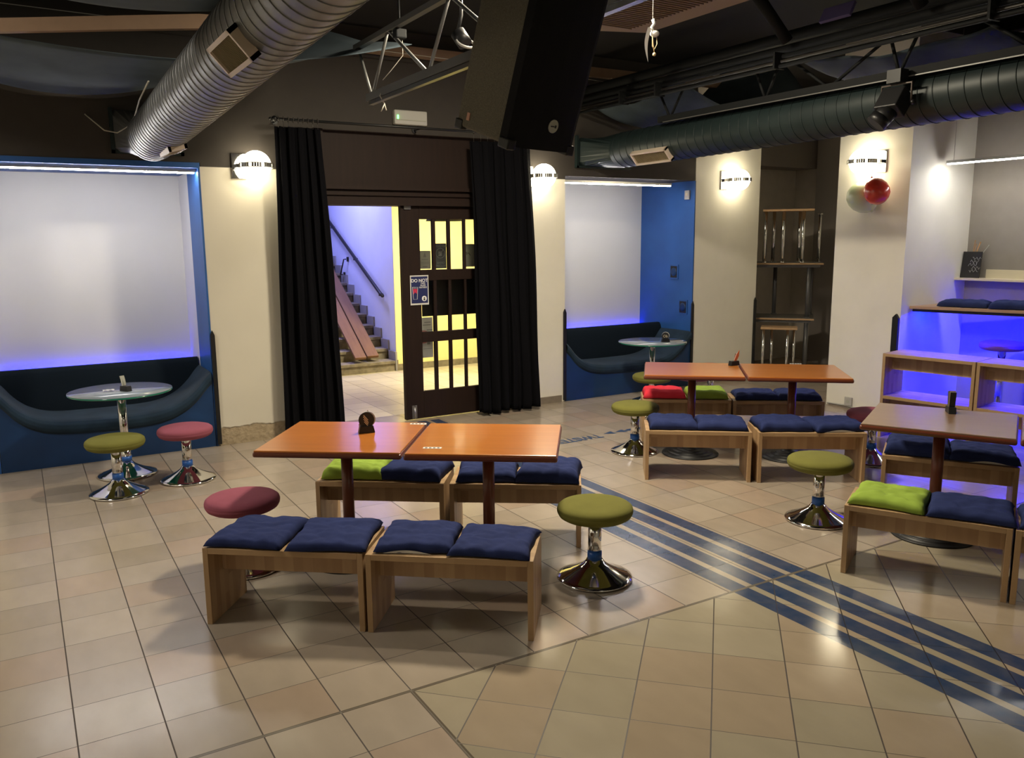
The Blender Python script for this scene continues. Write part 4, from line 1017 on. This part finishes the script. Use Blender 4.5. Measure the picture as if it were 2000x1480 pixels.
# air unit, paper scrap
t = thing('ceiling_air_unit', 'tan slatted air unit set high under the ceiling behind the speaker', 'air unit', (0, 0, 0))
C0 = Vector((4.95, 6.30, 3.93))
MB().prism([(4.2, 6.95), (5.42, 6.52), (5.45, 5.2), (4.3, 4.9)], 'z', 3.97, 4.2).build('case', mat('tan_case', (.30, .22, .15), .7), t)
q = MB()
for k in range(30):
    y = 6.45-.05*k; q.box((4.75, y, 3.964), (.85, .012, .012), Matrix.Rotation(.0, 3, 'Z'))
q.build('slats', mat('tan_slat', (.22, .16, .11), .7), t)
t = thing('balloon_remains', 'burst white balloon dangling on a thread from the ceiling', 'balloon', (4.21, 5.0, 3.5))
MB().tube([(0, 0, .7), (.0, 0, .12)], .0025, 5).build('thread', paper, t)
MB().sphere((.02, 0, .02), .035, (1, 1, .7), 16).tube([(0, 0, .12), (.015, 0, .09), (-.01, 0, .06), (.01, 0, .03)], .013, 8).build('knot', paper, t)
MB().grid(lambda u, v: Vector((-.045-.02*math.sin(PI*u)+(.035*(1-u)+.012*math.sin(PI*u))*v, .012*math.sin(4*u), .06-.25*u)), 14, 3).build('rubber_strip', paper, t)
MB().tube([(.04, 0, .0), (.045, 0, -.05), (.02, 0, -.09), (.0, 0, -.07), (.0, 0, 0)], .003, 5).tube([(-.0, 0, -.0), (.01, 0, -.06), (.02, 0, -.12)], .003, 5).sphere((.02, 0, -.125), .014, seg=10).build('loops', mat('tan_string', (.45, .33, .18), .7), t)

# fabric drapes under the ceiling
def drape_sheet(near, far, label, seed, nx=50, ny=22):
    """near/far = (y, x0, x1, x_low, z_low, k): a hanging edge z = z_low + k (x-x_low)^2"""
    off = Vector((seed*3.1, 0, 0))
    def edge(e, u):
        y, x0, x1, xl_, zl_, k = e; x = x0+(x1-x0)*u; return Vector((x, y, zl_+k*(x-xl_)**2))
    def fn(u, v):
        p = edge(near, u)*(1-v)+edge(far, u)*v
        p.z -= .10*math.sin(PI*v) + .012*noise.noise(Vector((u*3, v*7, seed))+off) + .010*math.sin(v*16+u*3)
        return p
    o = MB().grid(fn, nx, ny).build('ceiling_drape', drape, recalc=False); so = o.modifiers.new('t', 'SOLIDIFY'); so.thickness = .004
    return tag(o, label, 'fabric', 'blue-grey fabric drapes under the ceiling')
drape_sheet((6.62, -2.6, 3.0, .9, 3.345, .065), (8.38, -1.15, 2.3, .50, 3.31, .30), 'blue-grey fabric sagging at the upper left below the tan beam', 1)
drape_sheet((4.0, -2.2, 2.6, .5, 3.32, .12), (5.1, -1.9, 2.9, .6, 3.275, .2), 'blue-grey fabric at the very top left edge', 2)
drape_sheet((7.2, 6.45, 8.9, 7.9, 3.42, .16), (8.38, 6.16, 8.8, 6.85, 3.40, .40), 'blue-grey fabric behind the first bay of the black truss', 3)
drape_sheet((3.7, 6.35, 9.3, 7.3, 3.42, .15), (5.6, 6.4, 9.5, 7.4, 3.52, .17), 'blue-grey fabric at the upper right above the dark green duct', 4)
# tan beams
def beam(p0, p1, w, h, label):
    p0, p1 = Vector(p0), Vector(p1); d = p1-p0
    M = Matrix.Translation((p0+p1)/2) @ d.to_track_quat('X', 'Z').to_matrix().to_4x4() @ Matrix.Diagonal((d.length, w, h, 1))
    q = MB(); bmesh.ops.create_cube(q.bm, size=1, matrix=M)
    return tag(q.build('ceiling_beam', tan_beam), label, 'beam', 'tan beams under the ceiling')
beam((-2.4, 6.6, 3.13+.0), (1.42, 6.5, 3.59), .08, .10, 'tan beam crossing the upper left behind the grey duct') if False else None
def beam_poly(pts, y, label, th=.06):
    return tag(MB().prism(pts, 'y', y, y+th).build('ceiling_beam', tan_beam), label, 'beam', 'tan beams under the ceiling')
beam_poly([(-2.6, 3.16), (.06, 3.374), (.7, 3.46), (1.365, 3.545), (1.75, 3.56), (1.75, 3.655), (1.30, 3.635), (.07, 3.46), (-2.6, 3.25)], 6.5, 'tan beam crossing the upper left behind the grey duct')
beam_poly([(2.2, 3.93), (7.4, 3.95), (7.4, 4.06), (2.2, 4.03)], 8.40, 'tan beam along the top of the back wall above the doorway', .07)
beam_poly([(7.5, 3.96), (10.6, 3.93), (10.6, 4.08), (7.5, 4.10)], 8.3, 'tan beam seen through the black truss')

# floor lettering
t = thing('floor_lettering', 'blue TWISTER lettering with two arrowheads printed on the tiles', 'lettering', (0, 0, .0012))
text_mesh('word', 'TWISTER', .19, stripe_blue, t, T(4.80, 6.76, 0) @ RZ(PI) @ Matrix.Diagonal((.74, 1.0, 1, 1)), extrude=.0004, bold=.006)
for x in (5.16, 5.31): MB().prism([(x, 6.80), (x+.13, 6.86), (x+.13, 6.74)], 'z', 0, .0006).build('arrowhead', stripe_blue, t)
MB().bb(5.50, 6.05, 6.76, 6.84, 0, .0006).prism([(5.44, 6.80), (5.5, 6.84), (5.5, 6.76)], 'z', 0, .0006).build('bar', stripe_blue, t)
